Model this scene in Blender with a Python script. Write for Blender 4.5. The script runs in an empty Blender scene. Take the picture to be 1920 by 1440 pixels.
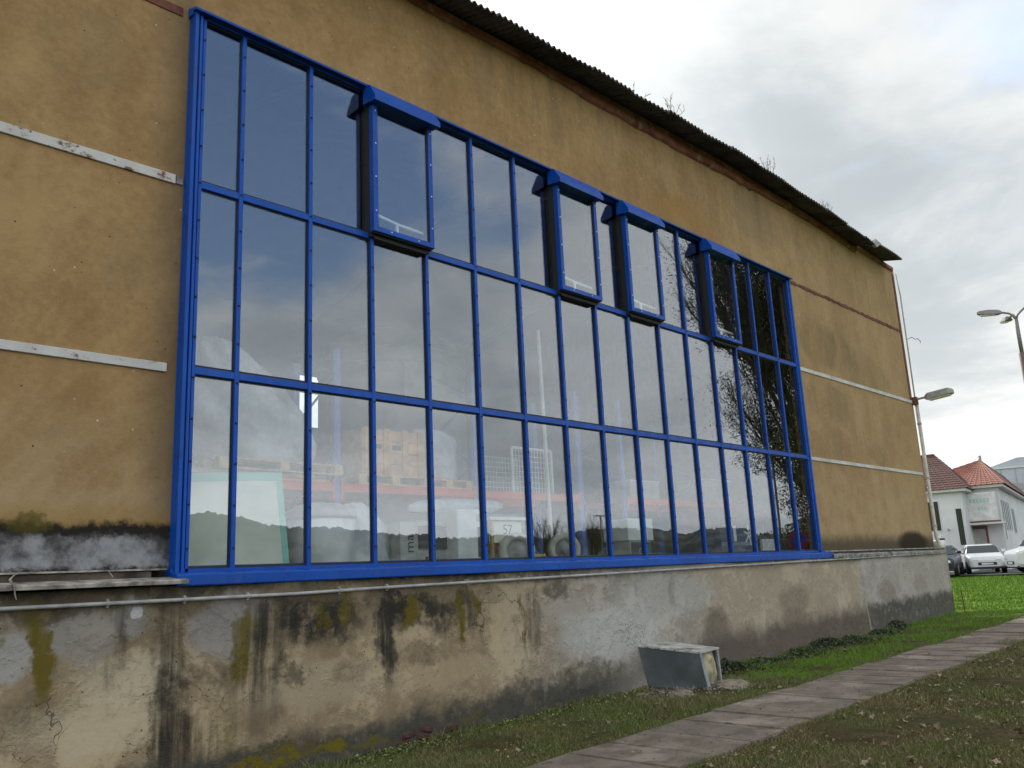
import bpy, bmesh, math, random
import numpy as np
from mathutils import Vector, Matrix
R_ = random.Random(7)
NR = np.random.default_rng(11)
PI = math.pi
C = bpy.context.scene.collection
SC = bpy.context.scene

# ------------------------------------------------------------------ camera
cam_d = bpy.data.cameras.new('camera'); cam = bpy.data.objects.new('camera', cam_d); C.objects.link(cam)
SC.camera = cam
RW = ((0.69386674, -0.71865006, -0.04572784), (0.12441659, 0.18218834, -0.97536041), (0.70927389, 0.67108085, 0.21582642))
ax = Vector(RW[0]); ay = -Vector(RW[1]); az = -Vector(RW[2])
cam.matrix_world = Matrix(((ax.x, ay.x, az.x, 0.0), (ax.y, ay.y, az.y, -7.5), (ax.z, ay.z, az.z, 1.62), (0, 0, 0, 1)))
cam_d.sensor_width = 36.0; cam_d.lens = 36.0 * 1614.16 / 1920; cam_d.clip_end = 5000; cam_d.clip_start = 0.05
SC.render.resolution_x = 1024; SC.render.resolution_y = 768

# ------------------------------------------------------------------ sky, sun, exposure
SUN_AZ, SUN_EL = math.radians(46), math.radians(37)
SUN = Vector((math.cos(SUN_AZ) * math.cos(SUN_EL), math.sin(SUN_AZ) * math.cos(SUN_EL), math.sin(SUN_EL)))
SC.view_settings.view_transform = 'Standard'; SC.view_settings.look = 'None'
SC.view_settings.exposure = 1.15; SC.view_settings.gamma = 1.0
SC.cycles.use_denoising = True
SC.cycles.max_bounces = 8; SC.cycles.transparent_max_bounces = 24
SC.cycles.glossy_bounces = 5; SC.cycles.diffuse_bounces = 4
SC.cycles.caustics_reflective = False; SC.cycles.caustics_refractive = False
SC.cycles.sample_clamp_indirect = 6.0


class G:
    """small node-graph author"""
    def __init__(s, tree):
        s.t = tree; s.N = tree.nodes; s.L = tree.links; s.pos = None

    def put(s, sock, v):
        if v is None: return
        if isinstance(v, bpy.types.NodeSocket): s.L.new(v, sock); return
        if isinstance(v, (tuple, list)):
            if sock.type == 'RGBA' and len(v) == 3: v = tuple(v) + (1.0,)
        sock.default_value = v

    def node(s, kind, **kw):
        n = s.N.new(kind)
        for k, v in kw.items(): setattr(n, k, v)
        return n

    def P(s):
        if s.pos is None: s.pos = s.node('ShaderNodeNewGeometry').outputs['Position']
        return s.pos

    def m(s, op, a, b=0.0, c=None, clamp=False):
        n = s.node('ShaderNodeMath', operation=op, use_clamp=clamp)
        s.put(n.inputs[0], a); s.put(n.inputs[1], b)
        if c is not None: s.put(n.inputs[2], c)
        return n.outputs[0]

    def add(s, a, b): return s.m('ADD', a, b)
    def sub(s, a, b): return s.m('SUBTRACT', a, b)
    def mul(s, a, b): return s.m('MULTIPLY', a, b)
    def mx(s, a, b): return s.m('MAXIMUM', a, b)
    def mn(s, a, b): return s.m('MINIMUM', a, b)

    def vm(s, op, a, b=None):
        n = s.node('ShaderNodeVectorMath', operation=op); s.put(n.inputs[0], a)
        if b is not None: s.put(n.inputs[1], b)
        return n.outputs['Value'] if op in ('DOT_PRODUCT', 'LENGTH') else n.outputs[0]

    def sep(s, v):
        n = s.node('ShaderNodeSeparateXYZ'); s.put(n.inputs[0], v); return n.outputs

    def comb(s, x, y, z):
        n = s.node('ShaderNodeCombineXYZ')
        for i, v in enumerate((x, y, z)): s.put(n.inputs[i], v)
        return n.outputs[0]

    def noise(s, scale=5.0, detail=4.0, rough=0.55, vec=None, stretch=None, dist=0.0):
        v = vec if vec is not None else s.P()
        if stretch is not None: v = s.vm('MULTIPLY', v, stretch)
        n = s.node('ShaderNodeTexNoise')
        s.put(n.inputs['Vector'], v); s.put(n.inputs['Scale'], scale); s.put(n.inputs['Detail'], detail)
        s.put(n.inputs['Roughness'], rough); s.put(n.inputs['Distortion'], dist)
        return n.outputs['Fac']

    def voro(s, scale=5.0, vec=None, feature='F1', stretch=None, rnd=1.0):
        v = vec if vec is not None else s.P()
        if stretch is not None: v = s.vm('MULTIPLY', v, stretch)
        n = s.node('ShaderNodeTexVoronoi', feature=feature)
        s.put(n.inputs['Vector'], v); s.put(n.inputs['Scale'], scale); s.put(n.inputs['Randomness'], rnd)
        return n.outputs['Distance']

    def mr(s, v, a, b, c=0.0, d=1.0, smooth=True):
        n = s.node('ShaderNodeMapRange', interpolation_type='SMOOTHSTEP' if smooth else 'LINEAR')
        for i, x in enumerate((v, a, b, c, d)): s.put(n.inputs[i], x)
        return n.outputs[0]

    def mix(s, f, a, b, mode='MIX'):
        n = s.node('ShaderNodeMix', data_type='RGBA', blend_type=mode)
        n.clamp_factor = True
        s.put(n.inputs[0], f); s.put(n.inputs[6], a); s.put(n.inputs[7], b)
        return n.outputs[2]

    def scale(s, col, f):
        n = s.node('ShaderNodeVectorMath', operation='SCALE'); s.put(n.inputs[0], col); s.put(n.inputs['Scale'], f)
        return n.outputs[0]

    def bump(s, h, strength=0.3, dist=0.02):
        n = s.node('ShaderNodeBump'); s.put(n.inputs['Height'], h)
        s.put(n.inputs['Strength'], strength); s.put(n.inputs['Distance'], dist)
        return n.outputs[0]


def mat(name, fn, rough=0.8, metal=0.0, spec=0.5):
    m = bpy.data.materials.new(name); m.use_nodes = True
    g = G(m.node_tree); b = g.N['Principled BSDF']
    r = fn(g) if callable(fn) else fn
    nrm = None
    if isinstance(r, dict): nrm = r.get('normal'); rough = r.get('rough', rough); col = r['color']
    else: col = r
    g.put(b.inputs['Base Color'], col); g.put(b.inputs['Roughness'], rough); g.put(b.inputs['Metallic'], metal)
    b.inputs['Specular IOR Level'].default_value = spec
    if nrm is not None: g.put(b.inputs['Normal'], nrm)
    return m


def worn(col, dark=0.72, scale=4.0, bump=0.15, bscale=40.0, light=1.12):
    def f(g):
        n = g.noise(scale, 5, 0.6)
        c = g.mix(g.mr(n, 0.3, 0.7), tuple(x * dark for x in col), tuple(min(1, x * light) for x in col))
        return {'color': c, 'normal': g.bump(g.noise(bscale, 3), bump, 0.01)}
    return f


# world: a Nishita sky under a broken cloud deck
w = bpy.data.worlds.new('World'); SC.world = w; w.use_nodes = True
g = G(w.node_tree)
for n in list(g.N): g.N.remove(n)
out = g.node('ShaderNodeOutputWorld'); bg = g.node('ShaderNodeBackground'); g.L.new(bg.outputs[0], out.inputs[0])
sky = g.node('ShaderNodeTexSky', sky_type='NISHITA', sun_disc=False, sun_elevation=SUN_EL, sun_rotation=PI / 2 - SUN_AZ)
sky.air_density = 1.0; sky.dust_density = 0.6; sky.ozone_density = 3.0
d = g.node('ShaderNodeTexCoord').outputs['Generated']
dx, dy, dz = g.sep(d)
den = g.add(g.mx(dz, 0.0), 0.16)
p = g.comb(g.m('DIVIDE', dx, den), g.m('DIVIDE', dy, den), g.mul(dz, 0.4))
warp = g.noise(0.9, 3, 0.5, vec=p)
pw = g.vm('ADD', p, g.comb(g.mul(warp, 0.55), g.mul(warp, 0.4), 0.0))
cover = g.noise(0.62, 8, 0.54, vec=g.vm('ADD', pw, (6.3, 3.1, 0.0)))
toward = g.vm('DOT_PRODUCT', d, tuple(SUN))
front = g.m('POWER', g.mx(g.mul(g.sub(1.0, toward), 0.5), 0.0), 0.8)    # clouds lit from the front, opposite the sun
gap = g.mr(g.vm('DOT_PRODUCT', d, (0.375, -0.765, 0.523)), 0.955, 0.998)   # the clearer stretch of sky over the road
lump = g.noise(0.85, 7, 0.55, vec=g.vm('ADD', pw, (1.7, 8.2, 2.0)))
lump2 = g.noise(2.6, 6, 0.6, vec=g.vm('ADD', pw, (4.7, 1.2, 0.0)))
cover = g.sub(g.add(cover, g.add(0.09, g.mul(g.sub(lump2, 0.5), 0.22))), g.sub(g.mul(gap, 0.165), g.mul(gap, g.mul(g.sub(g.noise(4.2, 6, 0.6, vec=pw), 0.5), 0.55))))
cmask = g.mx(g.mr(cover, 0.36, 0.55), 0.05)
bright = g.mr(g.add(g.mul(lump, 0.62), g.mul(lump2, 0.38)), 0.39, 0.60)
glow = g.m('POWER', g.mx(g.mul(g.add(toward, 1.0), 0.5), 0.0), 42.0)
low = g.m('POWER', g.sub(1.0, g.mx(dz, 0.0)), 3.6)
bright = g.m('ADD', bright, g.add(g.mul(glow, 0.2), g.mul(low, 0.55)))
ccol = g.mix(bright, (1.20, 1.40, 1.54), (2.42, 2.48, 2.46))
ccol = g.vm('ADD', ccol, g.scale(g.comb(1.0, 0.99, 0.96), g.mul(glow, 2.2)))
ccol = g.vm('ADD', ccol, g.scale(g.comb(0.93, 0.975, 1.02), g.mul(front, g.mr(lump, 0.35, 0.65, 3.4, 5.6))))
ccol = g.vm('ADD', ccol, g.scale((0.62, 0.55, 0.42), low))
blue = g.mix(low, g.scale(sky.outputs[0], 1.15), (2.7, 3.05, 3.3))
g.put(bg.inputs['Color'], g.mix(cmask, blue, ccol)); bg.inputs['Strength'].default_value = 0.13

sun_d = bpy.data.lights.new('sun', 'SUN'); sun = bpy.data.objects.new('sun', sun_d); C.objects.link(sun)
sun_d.energy = 1.5; sun_d.angle = math.radians(12); sun_d.color = (1.0, 0.95, 0.86)
sun.rotation_euler = SUN.to_track_quat('Z', 'Y').to_euler(); sun.location = (30, 30, 40)


# ------------------------------------------------------------------ mesh helpers
BASE = {}


class MB:
    def __init__(s): s.v = []; s.f = []

    def raw(s, vs, fs):
        o = len(s.v); s.v += [tuple(x) for x in vs]; s.f += [tuple(i + o for i in f) for f in fs]; return s

    def box(s, x0, x1, y0, y1, z0, z1, M=None):
        vs = [Vector((x, y, z)) for x in (x0, x1) for y in (y0, y1) for z in (z0, z1)]
        if M is not None: vs = [M @ v for v in vs]
        return s.raw(vs, [(0, 1, 3, 2), (4, 6, 7, 5), (0, 4, 5, 1), (2, 3, 7, 6), (0, 2, 6, 4), (1, 5, 7, 3)])

    def prism(s, prof, x0, x1, axis='x', M=None):
        """2-D outline (counter-clockwise) drawn out along an axis"""
        n = len(prof); vs = []
        for t in (x0, x1):
            for (a, b) in prof:
                v = {'x': (t, a, b), 'y': (a, t, b), 'z': (a, b, t)}[axis]
                vs.append(M @ Vector(v) if M is not None else v)
        fs = [tuple(range(n)), tuple(range(2 * n - 1, n - 1, -1))]
        fs += [(i, i + n, (i + 1) % n + n, (i + 1) % n) for i in range(n)]
        return s.raw(vs, fs)

    def tube(s, pts, r, n=8, caps=True):
        pts = [Vector(q) for q in pts]
        rs = r if isinstance(r, (list, tuple)) else [r] * len(pts)
        vs = []; fs = []; up = None
        for i, q in enumerate(pts):
            t = (pts[min(i + 1, len(pts) - 1)] - pts[max(i - 1, 0)]).normalized()
            if up is None: up = t.orthogonal().normalized()
            up = (up - t * up.dot(t)).normalized(); sd = t.cross(up)
            for k in range(n):
                a = 2 * PI * k / n
                vs.append(q + (up * math.cos(a) + sd * math.sin(a)) * rs[i])
        for i in range(len(pts) - 1):
            for k in range(n):
                fs.append((i * n + k, i * n + (k + 1) % n, (i + 1) * n + (k + 1) % n, (i + 1) * n + k))
        if caps:
            fs.append(tuple(range(n - 1, -1, -1))); fs.append(tuple((len(pts) - 1) * n + k for k in range(n)))
        return s.raw(vs, fs)

    def lathe(s, prof, n=24, M=None):
        """(radius, z) outline turned about z"""
        vs = []; fs = []
        for (r, z) in prof:
            for k in range(n):
                a = 2 * PI * k / n; v = Vector((r * math.cos(a), r * math.sin(a), z)); vs.append(M @ v if M is not None else v)
        for i in range(len(prof) - 1):
            for k in range(n):
                fs.append((i * n + k, i * n + (k + 1) % n, (i + 1) * n + (k + 1) % n, (i + 1) * n + k))
        fs.append(tuple(range(n - 1, -1, -1))); fs.append(tuple((len(prof) - 1) * n + k for k in range(n)))
        return s.raw(vs, fs)

    def mesh(s, name, m, off=(0, 0, 0), smooth=False):
        me = bpy.data.meshes.new(name)
        me.from_pydata([(v[0] - off[0], v[1] - off[1], v[2] - off[2]) for v in s.v], [], s.f)
        bm = bmesh.new(); bm.from_mesh(me); bmesh.ops.recalc_face_normals(bm, faces=bm.faces); bm.to_mesh(me); bm.free()
        if smooth:
            me.polygons.foreach_set('use_smooth', [True] * len(me.polygons))
        if m is not None: me.materials.append(m)
        return me

    def build(s, name, m, parent=None, smooth=False, bev=0.0, label=None, base=None):
        """base None: vertices are in world space and are shifted by the parent's base"""
        off = base if base is not None else (BASE.get(parent.name, (0, 0, 0)) if parent else (0, 0, 0))
        me = s.mesh(name, m, off, smooth)
        o = bpy.data.objects.new(name, me); C.objects.link(o); o.parent = parent
        if parent is None and base is not None: o.location = base
        BASE[o.name] = off
        if bev:
            b = o.modifiers.new('bevel', 'BEVEL'); b.width = bev; b.segments = 1; b.limit_method = 'ANGLE'
        if label: o['label'] = label
        return o


def tag(o, label, cat, group=None, kind=None):
    if label: o['label'] = label
    if cat: o['category'] = cat
    if group: o['group'] = group
    if kind: o['kind'] = kind
    return o


def thing(name, base, label, cat, group=None, rz=0.0, local=False):
    o = bpy.data.objects.new(name, None); C.objects.link(o); o.location = base; o.rotation_euler.z = rz
    o.empty_display_size = 0.1
    BASE[o.name] = (0, 0, 0) if local else tuple(base)
    return tag(o, label, cat, group)


def inst(o, me, parent, loc=(0, 0, 0), rot=(0, 0, 0), name=None):
    c = bpy.data.objects.new(name or o, me); C.objects.link(c); c.parent = parent; c.location = loc; c.rotation_euler = rot
    return c


def copy_tree(o, parent=None):
    c = o.copy(); C.objects.link(c); c.parent = parent
    for ch in list(o.children): copy_tree(ch, c)
    return c


def text(body, size, m, parent, loc, rot, name='lettering', depth=0.001, sx=1.0):
    cu = bpy.data.curves.new(name, 'FONT'); cu.body = body; cu.size = size; cu.extrude = depth
    cu.align_x = 'CENTER'; cu.align_y = 'CENTER'; cu.materials.append(m)
    o = bpy.data.objects.new(name, cu); C.objects.link(o); o.parent = parent; o.location = loc; o.rotation_euler = rot
    dg = bpy.context.evaluated_depsgraph_get(); me = bpy.data.meshes.new_from_object(o.evaluated_get(dg)); bpy.data.objects.remove(o)
    return inst(name, me, parent, loc, rot)


def fast_mesh(name, V, F, m, tint=None):
    """V (n,3), F (k,3 or 4) numpy; one colour value per vertex in 'tint'"""
    me = bpy.data.meshes.new(name); k = F.shape[1]
    me.vertices.add(len(V)); me.vertices.foreach_set('co', V.astype(np.float32).ravel())
    me.loops.add(F.size); me.loops.foreach_set('vertex_index', F.astype(np.int32).ravel())
    me.polygons.add(len(F)); me.polygons.foreach_set('loop_start', np.arange(0, F.size, k, dtype=np.int32))
    if tint is not None:
        a = me.attributes.new('tint', 'FLOAT', 'POINT'); a.data.foreach_set('value', tint.astype(np.float32))
    me.update(calc_edges=True); me.materials.append(m)
    o = bpy.data.objects.new(name, me); C.objects.link(o); return o


def gz(x, y=0.0):
    return np.clip(-0.16 + 0.014 * np.asarray(x, float), -0.35, 0.55)


def gzf(x): return float(gz(x))


def at(az, d):
    a = math.radians(az); return d * math.cos(a), -7.5 + d * math.sin(a)


# ------------------------------------------------------------------ materials
def blob(g, X, Z, cx, cz, rx, rz, lo=0.35, hi=1.15):
    """a soft patch; X, Z are warped wall coordinates, so its rim is ragged"""
    a = g.m('DIVIDE', g.sub(X, cx), rx); b = g.m('DIVIDE', g.sub(Z, cz), rz)
    return g.mr(g.add(g.mul(a, a), g.mul(b, b)), lo, hi, 1.0, 0.0)


def warped(g, amp=0.3, scale=2.2):
    x, y, z = g.sep(g.P())
    n1 = g.noise(scale, 6, 0.65); n2 = g.noise(scale, 6, 0.65, vec=g.vm('ADD', g.P(), (17.0, 3.0, 9.0)))
    return g.add(x, g.mul(g.sub(n1, 0.5), amp * 2)), g.add(z, g.mul(g.sub(n2, 0.5), amp * 2)), x, z


def wall_f(g):
    X, Z, x, z = warped(g, 0.28, 1.7)
    n = g.noise(0.55, 6, 0.6); n2 = g.noise(2.3, 6, 0.65)
    st = g.noise(1.0, 5, 0.6, stretch=(2.2, 2.2, 0.28))
    n3 = g.noise(9.0, 8, 0.75)
    v = g.add(g.mul(n, 0.28), g.add(g.mul(n2, 0.22), g.add(g.mul(st, 0.20), g.mul(n3, 0.30))))
    c = g.mix(g.mr(v, 0.38, 0.62), (0.270, 0.163, 0.068), (0.42, 0.275, 0.128))
    # greyer, duller render towards the far end and the foot of the wall
    c = g.mix(g.mul(g.mr(x, 7.0, 21.0), 0.55), c, g.mix(g.mr(v, 0.36, 0.62), (0.315, 0.212, 0.115), (0.43, 0.305, 0.175)))
    c = g.mix(g.mul(g.mul(g.mr(z, 3.9, 2.1), g.mr(n2, 0.3, 0.6)), 0.55), c, (0.42, 0.315, 0.185))
    # ochre damp below the eaves, sooty runs
    run = g.noise(1.0, 6, 0.7, stretch=(3.5, 3.5, 0.5))
    top = g.mr(z, 7.4, 9.2)
    c = g.mix(g.mul(g.mul(g.mr(run, 0.49, 0.66), top), 0.42), c, (0.13, 0.105, 0.07))
    c = g.mix(g.mul(blob(g, X, Z, 12.6, 7.6, 1.3, 0.55), 0.5), c, (0.31, 0.17, 0.05))
    c = g.mix(g.mul(blob(g, X, Z, 15.3, 8.5, 0.9, 0.7), 0.35), c, (0.20, 0.16, 0.11))
    for (a, b, r1, r2, k) in ((18.2, 6.2, 1.6, 0.55, .42), (18.9, 6.5, .5, .3, .3), (18.0, 4.9, 1.3, 0.5, .35), (17.9, 3.9, 1.2, .5, .32), (20.3, 3.9, .6, .3, .25), (20.0, 5.9, 1.8, .6, .25),
                              (2.6, 6.6, 0.6, .5, .22), (2.9, 4.6, .7, .35, .22), (2.2, 7.6, .5, .6, .2)):
        c = g.mix(g.mul(g.mul(blob(g, X, Z, a, b, r1, r2), g.mr(st, 0.35, 0.6)), k), c, (0.10, 0.085, 0.055))
    # darker towards the jamb
    c = g.mix(g.mul(g.mul(g.mr(X, 3.05, 3.5), g.mr(x, 3.6, 3.5)), 0.55), c, (0.13, 0.10, 0.065))
    # specks and pits
    sp = g.voro(9.0); rnd = g.noise(6.0, 2, 0.5)
    c = g.mix(g.mul(g.mr(sp, 0.10, 0.06), g.mr(rnd, 0.52, 0.6)), c, (0.09, 0.07, 0.05))
    sp2 = g.voro(7.0, vec=g.vm('ADD', g.P(), (3.3, 1.1, 5.7)))
    c = g.mix(g.mul(g.mr(sp2, 0.085, 0.05), g.mr(rnd, 0.52, 0.44)), c, (0.55, 0.50, 0.40))
    # foot of the wall, left of the window: black lichen line over bare grey render
    left = g.mr(x, 3.62, 3.5)
    gn = g.noise(5.0, 6, 0.65)
    bare = g.mix(g.mr(g.noise(3.0, 7, 0.68), 0.36, 0.6), (0.065, 0.063, 0.063), (0.29, 0.29, 0.30))
    e = g.add(Z, g.mul(g.sub(gn, 0.5), 0.12))
    zz = g.add(z, g.add(g.mul(g.sub(gn, 0.5), 0.17), g.mul(g.sub(g.noise(16.0, 5, 0.7), 0.5), 0.14)))
    c = g.mix(g.mul(left, g.mul(g.mr(zz, 2.42, 2.2), 0.55)), c, (0.30, 0.19, 0.06))
    c = g.mix(g.mul(left, g.mr(zz, 2.17, 2.13)), c, bare)
    c = g.mix(g.mul(left, g.mul(g.mr(zz, 2.05, 2.13), g.mr(zz, 2.24, 2.16))), c, (0.020, 0.018, 0.014))
    c = g.mix(g.mul(left, g.mul(blob(g, X, zz, 2.35, 2.19, .2, .09), 0.7)), c, (0.085, 0.07, 0.012))
    c = g.mix(g.mul(left, g.mr(zz, 1.86, 1.80)), c, (0.03, 0.025, 0.022))
    # foot of the wall, right of the window
    right = g.mr(x, 16.4, 16.55)
    c = g.mix(g.mul(right, g.mul(g.mr(zz, 2.22, 1.9), 0.85)), c, (0.055, 0.048, 0.034))
    zb = g.add(z, g.mul(g.sub(gn, 0.5), 0.1))
    c = g.mix(g.mul(g.mul(right, blob(g, X, zb, 21.7, 1.92, 1.15, .34, .3, 1.0)), 0.93), c, (0.022, 0.018, 0.010))
    h = g.add(g.mul(g.noise(26.0, 6, 0.7), 0.6), g.mul(g.noise(4.0, 4), 0.7))
    return {'color': c, 'normal': g.bump(h, 0.55, 0.018)}


def plinth_f(g):
    X, Z, x, z = warped(g, 0.24, 2.4)
    fz = g.mul(g.sub(g.noise(11.0, 5, 0.7), 0.5), 0.16); X = g.add(X, fz); Z = g.sub(Z, fz)
    n = g.noise(1.1, 7, 0.62); f = g.noise(7.0, 6, 0.7); st = g.noise(1.0, 6, 0.68, stretch=(7.0, 7.0, 0.55))
    v = g.add(g.mul(n, 0.42), g.add(g.mul(f, 0.26), g.mul(g.noise(3.0, 8, .72, dist=.4), 0.32)))
    tan = g.mix(g.mr(v, 0.40, 0.60), (0.235, 0.175, 0.105), (0.46, 0.365, 0.23))
    gry = g.mix(g.mr(v, 0.40, 0.60), (0.27, 0.24, 0.20), (0.41, 0.375, 0.32))
    c = g.mix(g.mr(X, 6.8, 9.6), tan, gry)
    c = g.mix(g.mul(g.mr(X, 11.2, 12.4), g.mr(X, 18.2, 17.6)), c, g.mix(g.mr(v, 0.34, 0.64), (0.31, 0.255, 0.185), (0.46, 0.395, 0.295)))
    c = g.mix(g.mr(x, 18.0, 18.06), c, g.mix(g.mr(v, 0.34, 0.62), (0.31, 0.28, 0.245), (0.43, 0.395, 0.35)))

    def pt(c, cx, cz, rx, rz, col, k, lo=0.3, hi=1.1, by=None):
        b = blob(g, X, Z, cx, cz, rx, rz, lo, hi)
        if by is not None: b = g.mul(b, by)
        return g.mix(g.mul(b, k), c, col)
    fine = g.mr(f, 0.36, 0.58); stf = g.mr(st, 0.33, 0.64)
    grey, pale, dark, moss = (0.30, 0.305, 0.315), (0.50, 0.43, 0.30), (0.028, 0.026, 0.022), (0.115, 0.088, 0.010)
    # top band is grimy, more so to the left
    c = g.mix(g.mul(g.mul(g.mr(Z, 0.85, 1.5), g.mr(x, 9.2, 5.2)), 0.62), c, (0.105, 0.085, 0.058))
    # bare grey and pale patches of lost render
    c = pt(c, 3.98, 1.30, .42, .33, (0.25, 0.245, 0.25), .68); c = pt(c, 2.72, 1.26, .30, .26, (0.29, 0.28, 0.265), .62); c = pt(c, 2.15, 1.22, .30, .24, (0.37, 0.365, 0.355), .7)
    c = pt(c, 3.10, 1.40, .20, .16, (0.27, 0.26, 0.25), .75); c = pt(c, 3.13, .92, .55, .24, pale, .65); c = pt(c, 2.9, .62, .75, .22, pale, .45)
    c = pt(c, 5.0, .68, 1.0, .26, (0.43, 0.35, 0.235), .55); c = pt(c, 6.6, .62, 1.1, .20, (0.43, 0.345, 0.225), .5)
    xx, zz_ = g.add(g.mul(x, .7), g.mul(X, .3)), g.add(g.mul(z, .7), g.mul(Z, .3))
    sx = g.add(g.mul(g.sub(xx, 3.15), g.sub(xx, 3.15)), g.mul(g.m('MULTIPLY', g.sub(zz_, 1.455), 1.3), g.sub(zz_, 1.455)))
    c = g.mix(g.mr(sx, 0.0042, 0.0026), c, (0.52, 0.52, 0.50))
    c = pt(c, 9.6, .82, 1.35, .42, (0.47, 0.46, 0.435), .8); c = pt(c, 10.9, 1.2, 1.5, .38, (0.43, 0.42, 0.40), .6); c = pt(c, 8.7, 1.15, .7, .25, (0.40, 0.375, 0.33), .5)
    # black runs below the sill
    for (a, b, r1, r2, k) in ((3.45, 1.15, .16, .62, .85), (3.52, .45, .22, .42, .85), (3.0, 1.42, .06, .3, .6), (4.35, 1.05, .22, .50, .75), (4.62, .80, .26, .14, .7), (4.9, 1.33, .5, .24, .75), (4.28, .55, .3, .3, .5),
                              (5.74, 1.15, .16, .48, .97), (5.66, .92, .14, .2, .8), (6.1, 1.32, .5, .22, .8), (6.55, 1.16, .22, .32, .9), (6.95, 1.3, .2, .26, .7), (8.02, 1.06, .16, .46, .8), (8.45, 1.4, .35, .16, .7), (2.35, .75, .3, .2, .4), (11.1, 1.3, .12, .32, .35), (10.2, 1.38, .1, .14, .3), (3.5, .85, .28, .22, .75), (3.6, .25, .34, .40, .8), (3.95, .85, .28, .22, .6), (4.45, 1.28, .42, .30, .8), (5.05, 1.22, .5, .22, .65), (5.3, .78, .3, .1, .35), (6.2, .82, .35, .13, .45), (5.85, 1.42, .4, .15, .85), (7.1, 1.38, .5, .14, .5), (3.0, 1.2, .1, .4, .6), (2.6, 1.5, .5, .1, .6), (2.9, .18, .8, .14, .35), (4.75, 1.3, .8, .22, .6), (6.2, 1.3, .75, .24, .6), (5.78, 1.0, .16, .5, .9), (6.5, 1.2, .35, .25, .7), (4.25, .95, .3, .35, .5)):
        c = pt(c, a, b, r1, r2, dark, k, .2, 1.15, stf if r2 > .25 else fine)
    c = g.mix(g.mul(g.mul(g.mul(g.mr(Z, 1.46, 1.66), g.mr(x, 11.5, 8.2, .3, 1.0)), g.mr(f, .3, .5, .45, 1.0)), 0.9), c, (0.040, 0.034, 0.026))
    # moss
    for (a, b, r1, r2, k) in ((2.44, 1.2, .11, .42, .95), (2.0, 1.4, .22, .14, .8), (4.12, 1.1, .13, .46, .8), (5.0, 1.36, .10, .2, .8), (5.25, 1.38, .09, .18, .7), (6.08, 1.28, .13, .2, .95), (6.84, 1.2, .07, .32, 1.0), (7.05, 1.34, .06, .2, .85), (7.82, 1.12, .06, .45, 1.0),
                              (4.45, .10, .75, .15, .8), (5.3, .06, .5, .12, .85), (2.4, .18, .6, .14, .45), (3.9, .35, .3, .25, .4), (8.1, .2, .25, .1, .5), (8.7, .35, .3, .14, .35)):
        c = pt(c, a, b, r1, r2, moss, k, .25, 1.15, g.mr(st if r2 > .17 else f, 0.34, 0.56))
    c = pt(c, 4.95, .10, .28, .09, (0.21, 0.13, 0.012), .8)
    # rising damp: black-grey foot, then brown further along
    foot = g.sub(Z, g.m('MULTIPLY', g.sub(x, 5.0), 0.014))
    c = g.mix(g.mul(g.mul(g.mr(foot, 0.36, 0.12), g.mr(x, 10.6, 9.0)), g.mr(f, .25, .5, .62, .97)), c, (0.062, 0.060, 0.050))
    c = pt(c, 7.9, .27, .8, .16, (0.075, 0.072, 0.062), .8, by=fine); c = pt(c, 9.1, .36, .75, .15, (0.10, 0.093, 0.07), .8, by=fine)
    for (a, b, r1, r2, k) in ((4.55, .09, .5, .10, .9), (5.05, .08, .3, .08, .9), (4.2, .05, .35, .09, .7), (5.55, .05, .25, .07, .6), (6.9, .10, .2, .06, .4)):
        c = pt(c, a, b, r1, r2, (0.15, 0.115, 0.010), k, .25, 1.15, g.mr(f, 0.36, 0.56))
    br = (0.085, 0.068, 0.055)
    dm = g.mul(g.mr(foot, 0.62, 0.28), g.mul(g.mr(X, 10.8, 11.9), g.mr(x, 18.05, 18.0)))
    c = g.mix(g.mul(dm, 0.82), c, br)
    c = pt(c, 12.2, .62, .45, .40, (0.12, 0.095, 0.075), .65); c = pt(c, 14.9, .95, .7, .3, (0.19, 0.15, 0.115), .55); c = pt(c, 14.8, .62, .6, .25, (0.17, 0.13, 0.10), .5)
    c = g.mix(g.mul(g.mul(g.mr(foot, 0.60, 0.40), g.mr(x, 18.02, 18.1)), g.mr(f, .28, .5, .5, .95)), c, (0.085, 0.083, 0.066))
    c = pt(c, 19.2, .92, .6, .25, (0.21, 0.17, 0.14), .5); c = pt(c, 21.2, .98, .5, .2, (0.24, 0.20, 0.17), .4)
    # cracks and blisters
    cr = g.voro(1.7, vec=g.vm('ADD', g.P(), g.scale(g.comb(g.noise(3.0, 4), 0.0, g.noise(3.4, 4)), 0.5)), feature='DISTANCE_TO_EDGE')
    crack = g.mul(g.mr(cr, 0.0055, 0.001), g.mr(g.noise(0.9, 3), 0.52, 0.6))
    crack = g.mul(crack, g.mr(x, 10.5, 7.5, 0.15, 1.0))
    c = g.mix(g.mul(crack, 0.7), c, (0.04, 0.033, 0.026))
    sp = g.voro(14.0); rnd = g.noise(2.6, 3, 0.5)
    c = g.mix(g.mul(g.mr(sp, 0.14, 0.08), g.mr(rnd, 0.5, 0.6)), c, (0.05, 0.043, 0.03))
    spp = g.mul(g.mr(g.noise(38.0, 3, .6), 0.55, 0.62), blob(g, X, Z, 10.0, .72, .38, .30))
    c = g.mix(g.mul(spp, .75), c, (0.12, 0.11, 0.10))
    dent = g.noise(1.3, 5, 0.6)
    h = g.add(g.mul(g.noise(24.0, 6, 0.72), 0.35), g.add(g.mul(g.mr(v, .46, .54), 0.6), g.mul(dent, 1.2)))
    h = g.sub(h, g.mul(crack, 0.6))
    return {'color': c, 'normal': g.bump(h, 0.6, 0.03)}


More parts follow.
